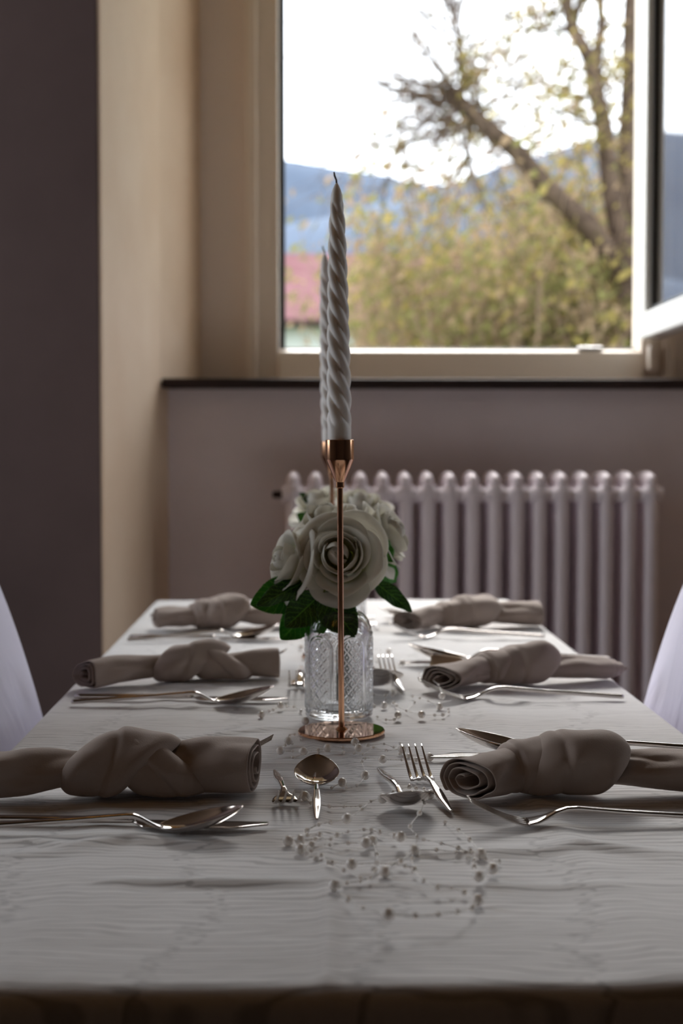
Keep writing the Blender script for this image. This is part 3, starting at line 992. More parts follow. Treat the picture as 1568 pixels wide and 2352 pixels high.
def build_knife(name):
    root = empty(name)
    L = .225
    rs = resample([(0, .0032, .0062, .0044), (.004, .0032, .0068, .0050), (.50, .0040, .0062, .0048), (.56, .0040, .0062, .0042)], 20, 4)
    cyl_profile([(r[0] * L, r[1]) for r in rs], [r[2] for r in rs], [r[3] for r in rs]).build('handle', m_steel, root)
    def f(u, v):
        x = L * (.55 + .45 * v)
        back = .0032
        edge = -.0032 - .0125 * sstep(0, .12, v) * (1 - sstep(.72, 1.02, v) * 1.0)
        saw = .0004 * (1 if int(v * 90) % 2 else -1) * (u < .01) * (.1 < v < .7)
        return (x, lerp(edge + saw, back, u), .0030)
    v, fc, uv = grid(f, 6, 90)
    mods(MB().add(v, fc).build('blade', m_steel, root), solid=.0012)
    return root
def place(root, a, b, base_len, label, cat, group, tiph=0.0, roll=0.0):
    """a: pixel of the handle end, b: pixel under the tip (tiph metres above the cloth)"""
    p = S(*a); q = S(b[0], b[1], tiph)
    d = q - p; d.z = 0
    L = d.length; k = L / base_len
    root.location = (p.x, p.y, TOP + .0014)
    root.rotation_euler = (roll, 0, atan2(d.y, d.x))
    root.scale = (k, k, k)
    tag(root, label, cat, group)
    return k
KS = {}
g_main = 'main course cutlery beside the napkins'
L_, R_ = 'on the chair side by the brown pier', 'on the chair side under the opened sash'
spoon0 = build_spoon('table_spoon'); fork0 = build_fork('table_fork'); knife0 = build_knife('table_knife')
used = set()
def inst(proto):
    if proto.name not in used:
        used.add(proto.name); return proto
    return copy_tree(proto)
# left settings, front / middle / back
KS['sLf'] = place(inst(spoon0), (-95, 1915), (559, 1852), .21, 'long steel spoon with upturned bowl at the pier side setting farthest from the window', 'spoon', g_main, .020)
KS['sLm'] = place(inst(spoon0), (165, 1622), (629, 1578), .21, 'long steel spoon lying across a knife at the middle setting of the brown pier side', 'spoon', g_main, .020)
KS['sLb'] = place(inst(spoon0), (292, 1478), (640, 1436), .21, 'steel spoon at the setting nearest the window, brown pier side', 'spoon', g_main, .020)
KS['kLf'] = place(inst(knife0), (-70, 1893), (616, 1905), .225, 'slim steel knife crossing under the spoon farthest from the window, pier side', 'knife', g_main)
KS['kLm'] = place(inst(knife0), (172, 1608), (662, 1613), .225, 'slim steel knife behind the spoon at the middle setting, pier side', 'knife', g_main)
KS['kLb'] = place(inst(knife0), (294, 1469), (662, 1473), .225, 'slim steel knife behind the spoon at the setting nearest the window, pier side', 'knife', g_main)
KS['fLf'] = place(inst(fork0), (30, 1754), (626, 1702), .21, 'steel fork half hidden behind the dark napkin farthest from the window, pier side', 'fork', g_main, .021)
KS['fLm'] = place(inst(fork0), (205, 1536), (656, 1503), .21, 'steel fork whose tines poke out behind the middle napkin, pier side', 'fork', g_main, .021)
KS['fLb'] = place(inst(fork0), (346, 1421), (690, 1398), .21, 'steel fork behind the napkin nearest the window, pier side', 'fork', g_main, .021)
# right settings
KS['fRf'] = place(inst(fork0), (1668, 1893), (1074, 1832), .21, 'large steel fork beside the pearls at the sash side setting farthest from the window', 'fork', g_main, .021)
KS['fRm'] = place(inst(fork0), (1431, 1610), (960, 1565), .21, 'steel fork touching a pearl strand before the middle napkin on the sash side', 'fork', g_main, .021)
KS['fRb'] = place(inst(fork0), (1250, 1469), (893, 1434), .21, 'steel fork before the napkin nearest the window on the sash side', 'fork', g_main, .021)
KS['sRf'] = place(inst(spoon0), (1640, 1733), (1046, 1682), .21, 'dark reflecting steel spoon half behind the big napkin farthest from the window, sash side', 'spoon', g_main, .020)
KS['sRm'] = place(inst(spoon0), (1400, 1522), (936, 1490), .21, 'steel spoon half behind the middle napkin on the sash side', 'spoon', g_main, .020)
KS['sRb'] = place(inst(spoon0), (1215, 1420), (868, 1399), .21, 'steel spoon behind the napkin nearest the window, sash side', 'spoon', g_main, .020)
KS['kRf'] = place(inst(knife0), (1620, 1757), (985, 1750), .225, 'steel knife with bright serrated blade under the big napkin farthest from the window, sash side', 'knife', g_main)
KS['kRm'] = place(inst(knife0), (1390, 1536), (915, 1531), .225, 'steel knife with bright blade tip by the middle napkin, sash side', 'knife', g_main)
KS['kRb'] = place(inst(knife0), (1230, 1432), (880, 1428), .225, 'steel knife behind the napkin nearest the window, sash side', 'knife', g_main)
# dessert pieces down the middle of the table
g_d = 'dessert cutlery down the middle of the table'
dsp = build_spoon('dessert_spoon', True); dfk = build_fork('dessert_fork', True)
KS['ds1'] = place(inst(dsp), (727, 1889), (727, 1723), .21, 'dessert spoon with round bowl facing the room beside the front candlestick base', 'spoon', g_d, .022)
KS['ds2'] = place(inst(dsp), (868, 1775), (950, 1826), .21, 'dessert spoon with dark bowl amid pearls, bowl pointing away from the window', 'spoon', g_d, .020)
KS['df1'] = place(inst(dfk), (630, 1778), (668, 1823), .21, 'dessert fork with tines pointing away from the window beside the round bowled spoon', 'fork', g_d, .020)
KS['df2'] = place(inst(dfk), (1036, 1874), (945, 1716), .21, 'dessert fork with upright tines and bright handle before the big napkin', 'fork', g_d, .020)
KS['df3'] = place(inst(dfk), (690, 1538), (688, 1562), .21, 'dessert fork beside the near glass vase, tines away from the window', 'fork', g_d, .020)
KS['df4'] = place(inst(dfk), (928, 1594), (884, 1508), .21, 'dessert fork with upright tines between the near vase and the middle napkin', 'fork', g_d, .020)
KS['ds4'] = place(inst(dsp), (840, 1530), (872, 1562), .21, 'dark bowled dessert spoon beside the near glass vase', 'spoon', g_d, .020)
KS['ds3'] = place(inst(dsp), (700, 1590), (712, 1520), .21, 'dessert spoon half hidden behind the near glass vase', 'spoon', g_d, .022)
KS['df5'] = place(inst(dfk), (869, 1449), (851, 1404), .21, 'bright dessert fork beside the far glass vase', 'fork', g_d, .020)
print('cutlery scale', {k: round(v * .21, 3) for k, v in KS.items()})

# ------------------------------------------------------------------ knotted napkins
def make_napkin(a, b, style, seed, label, wid=1.0, tele=.004, al=(.4, .2), flare=(1.0, 1.0), kx=.46):
    rg = random.Random(seed)
    p = S(*a); q_ = S(*b)
    d = q_ - p; d.z = 0; L = d.length
    root = empty('napkin', (p.x, p.y, TOP + .0012), atan2(d.y, d.x))
    tag(root, label, 'napkin', 'knotted taupe napkins at the settings')
    ry, rz = .0215 * wid, .0185 * wid
    s0 = rg.uniform(0, 90)
    def squash(z):                                     # cloth settles on the table: soft flat underside
        f0 = .006
        return z if z > f0 else max(.0008, f0 * exp((z - f0) / f0 * .9))
    flat = .22 if style == 'R' else .06
    def body(x0, x1, turns, flare, tele, sgn, a0):
        """a spirally rolled strip from the outer end x0 to the knot x1"""
        nt = int(turns * 30); ns = 44
        ph0 = rg.uniform(-.6, .6) - 1.2
        dirx = 1 if x1 > x0 else -1
        Ls = abs(x1 - x0)
        c0 = rg.uniform(.6, 1.6)
        def f(u, v):
            t = v                                      # 0 at outer end, 1 inside the knot
            an = ph0 + sgn * 2 * pi * turns * (1 - u)
            rr = lerp(.16, 1.0, u ** .75)
            env = lerp(flare, .60, sstep(0.02, .95, t))
            an2 = an + 1.7 * t * dirx
            fold = .17 * t ** .8 * sin(2 * an2 + s0) + .07 * sin(3 * an2 + s0 * 2 + 5 * t)
            dv = (an + 2.6 * t * dirx - c0 + pi) % (2 * pi) - pi
            fold -= .30 * sstep(.12, .7, t) * exp(-(dv / .38) ** 2)
            dv = (an - 1.2 * t * dirx - c0 - 1.4 + pi) % (2 * pi) - pi
            fold -= .14 * sstep(.0, .5, t) * exp(-(dv / .22) ** 2)
            fold += .20 * noise.noise(Vector((cos(an) * 1.1 + s0, sin(an) * 1.1, t * 2.4 + u * .5)))
            fold += .05 * noise.noise(Vector((cos(an) * 3 + s0, sin(an) * 3, t * 6)))
            k = rr * env * (1 + fold)
            aa = a0 * (1 - t) ** 1.4
            yc = -a0 * Ls * (1 - t) ** 2.4 / 2.4
            yy = ry * lerp(1.15 + flat, 1.15, t) * k * cos(an)
            x = lerp(x0, x1, t) - dirx * tele * (1 - u) * (1 - t) - dirx * sin(aa) * yy
            y = yc + cos(aa) * yy
            fz = lerp(1 - flat * .8, 1.0, t)
            z = rz * fz * k * sin(an) + rz * (.96 * fz * max(.9, flare) * (1 - t) + 1.12 * t)
            return (x, y, squash(z))
        v, fc, uv = grid(f, nt, ns)
        o = MB().add(v, fc).build('rolled_end', m_napkin, root)
        mods(o, solid=.0012, sub=1)
        return o
    def wrap(xc, w, Rk, slant, ph, tw_, lap, zoff=0.0, yoff=0.0):
        def f(u, v):
            an = 2 * pi * u
            s = 2 * v - 1
            prof = 1 - abs(s) ** 4.5 * .40
            x = xc + s * w / 2 * (1 + .12 * cos(an + ph * 2)) + slant * cos(an + ph) + tw_ * s * sin(an)
            k = Rk * prof
            dgl = s - lap * sin(an * .5 + ph) * .9      # a lapped fold edge runs aslant over the band
            k *= 1 + .07 * sstep(-.12, .05, dgl) - .035 * exp(-((dgl + .12) / .07) ** 2)
            k *= 1 + .16 * noise.noise(Vector((cos(an) * 1.1 + s0, sin(an) * 1.1, s * .9 + xc * 40)))
            k *= 1 + .05 * sin(2 * an + s * 4 + s0) * (1 - s * s)
            y = ry * 1.12 * k * cos(an) + yoff
            z = rz * k * sin(an) + rz * 1.06 + zoff
            return (x, y, squash(z))
        v, fc, uv = grid(f, 72, 34, wrap=True)
        o = MB().add(v, fc).build('knot', m_napkin, root)
        mods(o, solid=.0014, sub=1)
    body(0, L * (kx + .06), 3.4, flare[0], .003, 1, al[0])
    body(L, L * (kx - .02), 3.4, flare[1], tele, -1, al[1])
    if style == 'L':
        wrap(L * (kx - .02), L * .27, 1.20, .016, -1.2, .006, .5, .002)
        wrap(L * (kx + .12), L * .25, 1.10, .014, 1.9, -.006, -.5, -.001, -.003)
    else:
        wrap(L * (kx + .04), L * .31, 1.24, .010, -1.9, .004, .5, .002)
        wrap(L * (kx - .12), L * .17, .98, -.008, .9, .008, -.6, .0)
    return root
make_napkin((-70, 1838), (582, 1818), 'L', 5, 'dark taupe knotted napkin farthest from the window on the pier side', 1.08, .003, (.2, .25), (1.0, 1.22), .52)
make_napkin((190, 1578), (634, 1556), 'L', 9, 'knotted taupe napkin with rolled end showing, middle of the pier side', .98, .003, (.5, .15), (1.0, 1.08), .54)
make_napkin((358, 1448), (655, 1440), 'R', 13, 'knotted taupe napkin nearest the window on the pier side', 1.05, .003, (.1, .2), (1.0, 1.0))
make_napkin((1066, 1826), (1690, 1822), 'R', 17, 'big knotted taupe napkin farthest from the window on the sash side, folded layers showing', 1.08, .003, (.72, .1), (1.04, 1.05), .34)
nk = make_napkin((993, 1582), (1386, 1562), 'R', 21, 'knotted taupe napkin with telescoped roll end, middle of the sash side', .98, .026, (.65, .1), (1.0, .92))
make_napkin((922, 1448), (1232, 1438), 'R', 25, 'knotted taupe napkin nearest the window on the sash side, with light catching its end', 1.05, .003, (.6, .15), (1.0, 1.25))
# the tan turned-up corner on the middle napkin
def corner():
    base = Vector(nk.location)
    a = P(982, 1576, base.y + .03); 
    pts = [P(982, 1570, base.y + .03), P(990, 1505, base.y + .035), P(1068, 1515, base.y + .045), P(1050, 1560, base.y + .035)]
    inv = nk.rotation_euler.to_matrix().inverted()
    L4 = [inv @ (q - base) for q in pts]
    L4[0].z = max(L4[0].z, .002); L4[3].z = max(L4[3].z, .004)
    def f(u, v):
        p_ = (L4[0] * (1 - u) + L4[3] * u) * (1 - v) + (L4[1] * (1 - u) + L4[2] * u) * v
        return p_ + Vector((0, -.006 * sin(pi * u) * sin(pi * v), .002 * sin(pi * u)))
    v, fc, uv = grid(f, 10, 10)
    mods(MB().add(v, fc).build('turned_corner', m_napkin_in, nk), solid=.0012)
corner()

# ------------------------------------------------------------------ pearl garlands
def zoomA(u, v): return (560 + u / 2.529, 1660 + v / 2.529)
def zoomB(u, v): return (560 + u / 2.529, 1350 + v / 2.529)
sph = None
def pearl_mesh():
    b = MB()
    b.add(*grid(lambda u, v: (sin(pi * v) * cos(2 * pi * u) or 0, sin(pi * v) * sin(2 * pi * u), -cos(pi * v)), 20, 12, wrap=True)[:2])
    return b
PM = None
def make_garland(name_label, zf, strands, big, anchor, rbig=.0037, rsmall=.0016):
    global PM
    root = empty('pearl_garland', S(*anchor))
    tag(root, name_label, 'pearl garland', 'pearl garlands on the table')
    org = Vector(root.location)
    bigset = [(b_[0], b_[1]) for b_ in big]
    placed = set(); count = 0
    th = MB()
    cut = []
    for st_ in strands:
        lift = st_[0]; pts = st_[1]
        W = []
        for i, (u, v) in enumerate(pts):
            isbig = (u, v) in bigset
            t = i / max(1, len(pts) - 1)
            h = (rbig if isbig else rsmall) + lift * sin(pi * t)
            w = S(*zf(u, v), h)
            W.append(w)
            key = (u, v)
            if key in placed: continue
            placed.add(key)
            r = rbig if isbig else rsmall * random.Random(int(u * 7 + v)).choice((.8, 1.0, 1.25))
            if PM is None:
                o = pearl_mesh().build('pearl', m_pearl, root); PM = o.data
            else:
                o = bpy.data.objects.new('pearl', PM); C.objects.link(o); o.parent = root
            o.location = w - org; o.scale = (r, r, r)
            count += 1
        path = spline(W, 7)
        th.tube([p_ - org for p_ in path], .00030, 5)
        # crimp beads threaded along the strand
        rr_ = random.Random(int(pts[0][0] + pts[0][1] * 3))
        for k in range(2, len(path) - 2, 2):
            if rr_.random() < .55:
                pp = path[k] - org
                dd = (path[k + 1] - path[k - 1]).normalized() * .0011
                th.tube([pp - dd, pp, pp + dd], [.0003, .00055, .0003], 5)
    th.build('thread', m_thread, root)
    print('pearls', count)
bigA = [(258, 105), (210, 162), (345, 165), (485, 145), (645, 112), (665, 147), (918, 155), (805, 212), (1078, 200), (703, 305), (573, 347), (355, 425), (805, 440), (1078, 418), (597, 557),
        (257, 685), (325, 680), (328, 733), (708, 697), (745, 685), (910, 662), (988, 740), (625, 820), (818, 866), (527, 945), (1375, 762), (1443, 848), (1362, 892), (1357, 1030), (838, 1112)]
stA = [
    (.009, [(527, 945), (605, 1025), (692, 1072), (838, 1112), (993, 1120), (1128, 1113), (1240, 1098), (1325, 1075), (1357, 1030)]),
    (.004, [(1357, 1030), (1277, 985), (1205, 958), (1122, 955), (1043, 918), (990, 852), (975, 790), (988, 740)]),
    (.012, [(988, 740), (1005, 660), (965, 602), (1020, 525), (1048, 465), (1078, 418)]),
    (.003, [(988, 740), (1118, 738), (1230, 750), (1315, 745), (1375, 762)]),
    (.002, [(1375, 762), (1300, 785), (1335, 800), (1335, 835), (1362, 892), (1443, 848), (1480, 805), (1405, 790)]),
    (.005, [(740, 622), (788, 635), (873, 655), (910, 662), (1043, 678), (1145, 700), (1243, 728), (1315, 752)]),
    (.003, [(257, 685), (325, 680), (415, 675), (505, 675), (540, 652), (605, 633), (698, 620), (740, 622)]),
    (.002, [(328, 733), (395, 705), (497, 708), (605, 697), (708, 697), (745, 685)]),
    (.001, [(328, 733), (363, 757), (392, 745), (450, 768), (415, 788)]),
    (.002, [(450, 768), (490, 812), (510, 812), (580, 857), (675, 900), (735, 898), (757, 852), (770, 815), (770, 762), (745, 685)]),
    (.003, [(510, 812), (625, 820), (770, 815), (858, 820), (935, 830), (990, 852)]),
    (.004, [(818, 866), (858, 820), (910, 802), (988, 740)]),
    (.001, [(527, 945), (597, 930), (675, 920), (735, 898), (818, 866)]),
    (.006, [(257, 685), (365, 625), (432, 590), (502, 577), (597, 557), (683, 503), (737, 455), (805, 440), (865, 400), (960, 370), (1000, 380), (1045, 385), (1078, 418)]),
    (.002, [(510, 378), (573, 347), (595, 378), (655, 365), (703, 305), (685, 225), (703, 205), (805, 212), (915, 215), (1000, 215), (1078, 200)]),
    (.002, [(1078, 200), (955, 192), (905, 180), (918, 155), (825, 160), (752, 142), (665, 147), (575, 145), (485, 145), (430, 158), (345, 165), (283, 165), (210, 162), (240, 130), (258, 105), (280, 120), (265, 75), (295, 68), (330, 95)]),
    (.002, [(283, 200), (430, 172), (580, 172), (640, 175), (690, 182), (752, 142)]),
    (.002, [(665, 147), (645, 112), (720, 130), (812, 122), (870, 142), (905, 120), (918, 155)]),
    (.003, [(1168, 578), (1245, 622), (1310, 678), (1375, 762)]),
    (.002, [(355, 425), (390, 465), (495, 485), (580, 487), (675, 483), (737, 455)]),
    (.001, [(500, 710), (440, 648), (368, 650), (325, 680)]),
]
make_garland('pearl bead garland looping from the front candlestick over the bare end of the cloth', zoomA, stA, bigA, zoomA(760, 700))
bigB = [(213, 682), (100, 735), (357, 773), (865, 612), (812, 683), (895, 740), (1032, 737), (1150, 628), (1135, 690)]
stB = [
    (.002, [(357, 773), (330, 716), (290, 692), (248, 686), (213, 682), (170, 708), (145, 716), (100, 735)]),
    (.002, [(755, 685), (812, 683), (868, 668), (885, 685), (943, 713), (1032, 737), (1107, 740), (1155, 738), (1188, 722), (1188, 705), (1135, 690)]),
    (.002, [(1135, 690), (1070, 658), (1020, 640), (978, 630), (865, 612), (820, 625), (750, 620)]),
    (.002, [(775, 750), (825, 767), (873, 765), (895, 740), (868, 668), (820, 650), (812, 683)]),
    (.012, [(1135, 690), (1150, 628), (1128, 562), (1075, 528), (1015, 495)]),
    (.001, [(990, 665), (943, 713)]),
]
make_garland('pearl bead garland curling around the near glass vase to the middle napkin', zoomB, stB, bigB, zoomB(900, 700), .0037)
bigC = [(330, 345), (840, 370), (920, 435)]
stC = [(.001, [(275, 325), (330, 345), (318, 352), (345, 420)]), (.001, [(345, 420), (560, 425), (775, 428)]), (.001, [(790, 360), (840, 370), (920, 435), (900, 450), (775, 428)])]
make_garland('pearl bead garland lying between the near and far vases', zoomB, stC, bigC, zoomB(840, 370), .0037)

# ------------------------------------------------------------------ lamp behind the viewer (its bulbs glint in the spoons)
m_bulb = M('warm_lamp_bulb', (1, .7, .3), .4)
BS(m_bulb).inputs['Emission Color'].default_value = (1.0, .46, .08, 1)
BS(m_bulb).inputs['Emission Strength'].default_value = 6
m_brass = M('dark_brass', (.3, .2, .1), .35, 1.0)
lamp = empty('ceiling_lamp', (-.45, .35, CE))
tag(lamp, 'brass ceiling lamp with small warm globes on curved arms', 'lamp')
b = MB(); b.tube([(0, 0, -.01), (0, 0, -.62)], .008, 10)
b.lathe([(.009, -.045), (.045, -.02), (.05, 0), (.001, 0)], 24); b.build('rod', m_brass, lamp)
for k in range(5):
    a = 2 * pi * k / 5 + .3
    b = MB(); b.tube(spline([(0, 0, -.60), (.10 * cos(a), .10 * sin(a), -.67), (.20 * cos(a), .20 * sin(a), -.64), (.22 * cos(a), .22 * sin(a), -.60)], 5), .006, 8)
    b.build('arm', m_brass, lamp)
    b = MB(); b.lathe([(.001 + .036 * sin(pi * q / 12), -.565 - .036 * cos(pi * q / 12)) for q in range(13)], 20, .22 * cos(a), .22 * sin(a))
    b.build('globe', m_bulb, lamp)

# ------------------------------------------------------------------ outdoors
m_grass = M('meadow_grass', (.06, .08, .025), .9)
noise_col(m_grass, (0.07161, 0.1023, 0.03069), (0.1125, 0.133, 0.05115), .6, 5)
m_hill = M('haze_tinted_forest', (.16, .25, .40), .95)  # blue distance haze is put into the forest's base colour
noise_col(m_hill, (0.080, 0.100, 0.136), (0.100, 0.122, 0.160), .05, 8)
m_roof = M('red_tile_roof', (.42, .17, .15), .8)
noise_col(m_roof, (0.125, 0.064, 0.068), (0.150, 0.082, 0.086), 1.2, 5)
m_render = M('pale_house_render', (0.4604, 0.4858, 0.4604), .9)
m_eave = M('dark_eave_board', (.04, .03, .025), .8)
m_bark = M('grey_brown_bark', (.12, .085, .065), .9)
noise_col(m_bark, (0.05881, 0.04234, 0.03294), (0.1294, 0.09412, 0.07059), 8, 5)
m_twig = M('brown_twigs', (0.2471, 0.1788, 0.1294), .9)
def lmat(name, c):
    m = M(name, c, .6)
    tr = nd(m, 'ShaderNodeBsdfTranslucent'); tr.inputs[0].default_value = (*c, 1)
    mix = nd(m, 'ShaderNodeMixShader'); mix.inputs[0].default_value = .4
    lk(m, BS(m).outputs[0], mix.inputs[1]); lk(m, tr.outputs[0], mix.inputs[2])
    lk(m, mix.outputs[0], m.node_tree.nodes['Material Output'].inputs[0])
    return m
m_ly = lmat('yellow_spring_leaf', (0.28, 0.225, 0.08))
m_lg = lmat('olive_spring_leaf', (0.175, 0.165, 0.065))
m_lb = lmat('tan_bud_leaf', (0.27, 0.195, 0.125))

for m_ in (m_grass, m_hill, m_roof, m_render, m_eave, m_bark, m_twig, m_ly, m_lg, m_lb):
    BS(m_).inputs['Specular IOR Level'].default_value = 0.0
structure(quad_solid('ground', [(-60, YO + .05), (90, YO + .05), (200, 520), (-160, 520)], -.3, -.2, m_grass))
def hill(name, Y, prof, label, depth, seed):
    xs = [p[0] for p in prof]
    def f(u, v):
        x = lerp(xs[0], xs[-1], u)
        top = interp(prof, x)
        p_ = P(x, top, Y)
        h = p_.z + 1.0
        z = -1.0 + h * sin(pi / 2 * min(1, v / .6)) if v < .6 else -1.0 + h * cos(pi / 2 * (v - .6) / .4)
        jag = (noise.noise(Vector((p_.x * .12, v * 9, seed))) * .012 + noise.noise(Vector((p_.x * .5, v * 30, seed))) * .006) * h * (v > .2)
        return (p_.x, Y - depth * .6 + depth * v, z + jag)
    v, fc, uv = grid(f, 160, 30)
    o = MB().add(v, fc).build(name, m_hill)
    tag(o, label, 'hill')
hill('forest_hill', 430, [(-900, 330), (200, 300), (560, 335), (650, 368), (760, 388), (880, 405), (960, 425), (1020, 430), (1100, 420), (1500, 450), (2400, 470)], 'haze-blue wooded hill sloping down behind the red roof', 120, 3)
hill('forest_hill', 260, [(-900, 800), (500, 560), (880, 470), (1000, 432), (1080, 405), (1180, 375), (1280, 345), (1400, 310), (1560, 270), (2400, 220)], 'haze-blue wooded hill rising behind the bare tree', 90, 8)

# house with red roof
def make_house():
    Ye, Yr = 33.0, 38.5
    a = P(200, 737, Ye); b_ = P(1330, 737, Ye)
    ze = a.z; zr = P(700, 588, Yr).z
    root = empty('house', ((a.x + b_.x) / 2, (Ye + Yr) / 2, -.2))
    tag(root, 'pale rendered house with a long red tiled roof', 'house')
    o = Vector(root.location)
    hx = (b_.x - a.x) / 2; dy = Yr - Ye
    wb = MB(); wb.box(-hx + .5, hx - .5, -dy / 2 + .5, dy / 2 + dy - .5, 0, ze - o.z - .02)
    wb.build('wall', m_render, root, smooth=False)
    r = MB()
    z0, z1 = ze - o.z, zr - o.z
    for s, (ya, yb) in enumerate(((-dy / 2, dy / 2), (dy / 2 + dy, dy / 2))):
        n_ = 40
        r.add(*grid(lambda u, v: (lerp(-hx, hx, u), lerp(ya, yb, v), lerp(z0, z1, v) + .03 * (1 - (v * 22) % 1.0)), 8, 66)[:2])
    rf = mods(r.build('roof', m_roof, root, smooth=False), solid=.08)
    e = MB(); e.box(-hx, hx, -dy / 2 - .02, -dy / 2 + .12, z0 - .12, z0 - .0)
    e.build('eave_board', m_eave, root, smooth=False)
    for fx in (.25, .42, .6):
        x = lerp(-hx, hx, fx)
        w = MB(); w.box(x - .5, x + .5, -dy / 2 + .46, -dy / 2 + .52, 1.0, 2.3)
        w.build('window_shutter', m_eave, root, smooth=False)
make_house()

def leaf_cloud(mb, pts, size, rg):
    for p_ in pts:
        n_ = Vector((rg.gauss(0, 1), rg.gauss(0, 1), rg.gauss(0, 1))).normalized()
        t = n_.orthogonal().normalized(); b2 = n_.cross(t)
        s = size * rg.uniform(.6, 1.4)
        mb.add([p_ - t * s, p_ + b2 * s * .5, p_ + t * s, p_ - b2 * s * .5], [(0, 1, 2, 3)])
def twigs(mb, p0, d, L, r, lvl, rg, tips, spread=.6, up=.15):
    n_ = 5
    pts = [Vector(p0)]; d = Vector(d).normalized()
    for i in range(n_):
        d = (d + Vector((rg.gauss(0, .16), rg.gauss(0, .16), rg.gauss(0, .12) + up * .15))).normalized()
        pts.append(pts[-1] + d * L / n_)
    mb.tube(pts, [lerp(r, r * .45, i / n_) for i in range(n_ + 1)], 5 if r > .008 else 4, cap=False)
    tips += pts[2:]
    if lvl > 0:
        for k in range(rg.choice((2, 3, 3, 4))):
            q = pts[rg.randint(1, n_)]
            dd = (d + Vector((rg.gauss(0, spread), rg.gauss(0, spread), rg.gauss(0, spread) + up))).normalized()
            twigs(mb, q, dd, L * rg.uniform(.5, .75), r * .55, lvl - 1, rg, tips, spread, up)
def split_leaves(root, tips, rg, fy, fg, fb, per, jit, size):
    o = Vector(root.location)
    for name, m_, fr_ in (('yellow_leaves', m_ly, fy), ('green_leaves', m_lg, fg), ('bud_leaves', m_lb, fb)):
        n_ = int(len(tips) * per * fr_)
        if not n_: continue
        b = MB()
        leaf_cloud(b, [rg.choice(tips) + Vector((rg.gauss(0, jit), rg.gauss(0, jit), rg.gauss(0, jit))) for _ in range(n_)], size, rg)
        q = b.build(name, m_, root, smooth=False); q['kind'] = 'stuff'
def make_shrub(px, ptop, Y, halfpx, seed, fy, fg, fb, label):
    rg = random.Random(seed)
    c = P(px, 900, Y); top = P(px, ptop, Y).z
    root = empty('garden_shrub', (c.x, Y, -.2))
    tag(root, label, 'shrub', 'garden shrubs outside the window')
    H = top + .2; hw = halfpx / FPX * Y
    b = MB(); tips = []
    for i in range(30):
        p0 = Vector((rg.uniform(-.5, .5) * hw, rg.uniform(-.5, .5) * hw, 0))
        d = Vector((p0.x * .5 + rg.gauss(0, .10), rg.gauss(0, .12), 1))
        twigs(b, p0, d, H * rg.uniform(.45, .72), .016, 2, rg, tips, .32, .55)
    b.build('branches', m_twig, root)
    tips = [t for t in tips if t.z > H * .18]
    split_leaves(root, tips, rg, fy * .55, fg, fb * 1.1, 3.6, .09, .046)
sh = [
    (965, 640, 15.0, 60, .05, .75, .35, 'olive green bush in front of the end of the pale house wall'),
    (1030, 520, 13.0, 90, .10, .50, .60, 'tan budding bush behind the olive green one'),
    (1105, 540, 11.5, 100, .55, .45, .30, 'bush with bright yellow leaves in the middle of the garden'),
    (1195, 550, 13.5, 110, .15, .35, .65, 'brownish bush in front of the red roof'),
    (1290, 620, 11.0, 100, .12, .75, .25, 'dense green bush at the foot of the bare tree'),
    (1345, 480, 14.0, 120, .25, .30, .65, 'tall brown budding bush under the leaning branch'),
    (1430, 540, 10.5, 100, .55, .45, .30, 'yellow leaved bush beside the window jamb'),
    (1500, 440, 13.0, 110, .30, .30, .60, 'tall tan bush partly behind the opened sash'),
]
for i, (px, pt, Y, hp, fy, fg, fb, lb) in enumerate(sh):
    make_shrub(px, pt, Y, hp, 100 + i, fy, fg, fb, lb)
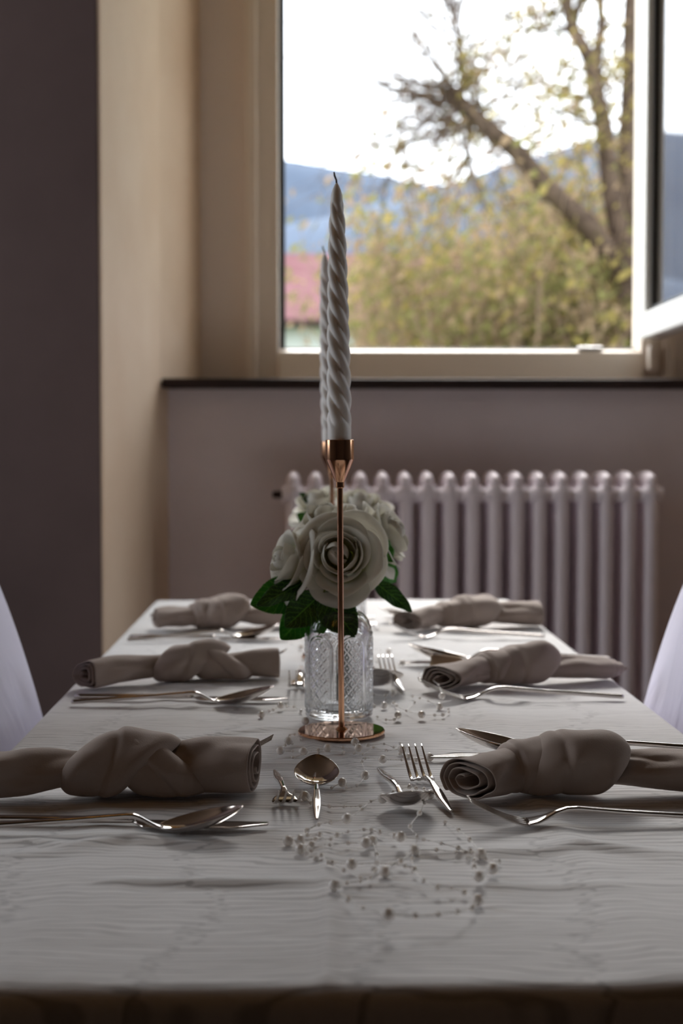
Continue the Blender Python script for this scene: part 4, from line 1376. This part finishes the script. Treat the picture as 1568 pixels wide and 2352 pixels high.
# bare tree with a leaning limb
def make_tree():
    rg = random.Random(77)
    Y = 10.5
    c = P(1440, 900, Y)
    root = empty('bare_tree', (c.x, Y, -.2))
    tag(root, 'mostly bare old tree with a broken leaning limb and yellow buds', 'tree')
    o = Vector(root.location)
    def W(x, y, dy=0): return P(x, y, Y + dy) - o
    pxm = Y / FPX
    base = Vector((0, 0, 0))
    tips = []
    t = MB()
    t.tube(spline([base, W(1440, 700), W(1425, 560), W(1402, 430), W(1388, 300), W(1368, 210), W(1352, 135), W(1318, 70), W(1300, 0), W(1280, -140)], 5), [lerp(.10, .035, (i / 45) ** .7) for i in range(46)], 10)
    t.tube(spline([W(1366, 200), W(1368, 130), W(1382, 60), W(1378, 0), W(1392, -160)], 5), [lerp(.045, .02, i / 20) for i in range(21)], 8)
    t.tube(spline([base + Vector((.1, .1, 0)), W(1450, 600, .3), W(1438, 420, .3), W(1446, 200, .3), W(1450, 0, .3), W(1470, -200, .3)], 5), [lerp(.09, .05, i / 25) for i in range(26)], 10)
    t.build('trunk', m_bark, root)
    l = MB()
    limb = spline([W(1432, 640), W(1350, 520, -.2), W(1250, 425, -.3), W(1185, 348, -.4), W(1125, 298, -.45), W(1078, 258, -.5), W(1052, 225, -.5), W(1040, 205, -.5)], 6)
    l.tube(limb, [lerp(.085, .042, i / (len(limb) - 1)) for i in range(len(limb))], 10)
    l.build('leaning_limb', m_bark, root)
    tw = MB()
    b1 = spline([W(1060, 232, -.5), W(1062, 180, -.5), W(1052, 110, -.5), W(1046, 60, -.5), W(1030, 10, -.5), W(1020, -60, -.5)], 4)
    tw.tube(b1, [lerp(.022, .008, i / (len(b1) - 1)) for i in range(len(b1))], 6)
    near = []
    for i in range(3, len(b1), 2):
        for s in range(4):
            twigs(tw, b1[i], (rg.gauss(-.25, .7), rg.gauss(0, .4), rg.gauss(.2, .5)), .42, .008, 2, rg, near, .6, .1)
    for k in range(64):
        q = limb[rg.randint(len(limb) - 22, len(limb) - 1)]
        twigs(tw, q, (rg.gauss(-.55, .6), rg.gauss(0, .4), rg.gauss(.05, .6)), rg.uniform(.4, .95), .008, 2, rg, near, .5, .05)
    b2 = spline([W(1160, -60, -.2), W(1166, 0, -.2), W(1172, 60, -.2), W(1168, 105, -.2)], 4)
    tw.tube(b2, .010, 5)
    for k in range(8):
        twigs(tw, rg.choice(b2), (rg.gauss(0, .7), rg.gauss(0, .3), rg.gauss(-.1, .5)), .3, .006, 1, rg, near, .6, 0)
    for k in range(34):
        x, y = rg.choice([(1300, 20), (1318, 70), (1352, 135), (1368, 210), (1380, 60), (1446, 200), (1446, 60), (1388, 300), (1402, 400)])
        twigs(tw, W(x, y), (rg.gauss(.0, .7), rg.gauss(0, .4), rg.gauss(.25, .5)), rg.uniform(.35, .7), .009, 2, rg, tips, .55, .15)
    for k in range(24):
        q = limb[rg.randint(0, len(limb) - 12)]
        twigs(tw, q, (rg.gauss(0, .6), rg.gauss(0, .5), rg.gauss(.5, .5)), rg.uniform(.3, .6), .008, 2, rg, tips, .6, .2)
    q = tw.build('twigs', m_bark, root); q['kind'] = 'stuff'
    split_leaves(root, tips, rg, .55, .2, .25, .9, .05, .030)
    split_leaves(root, near, rg, .03, .03, .30, .35, .05, .018)
make_tree()
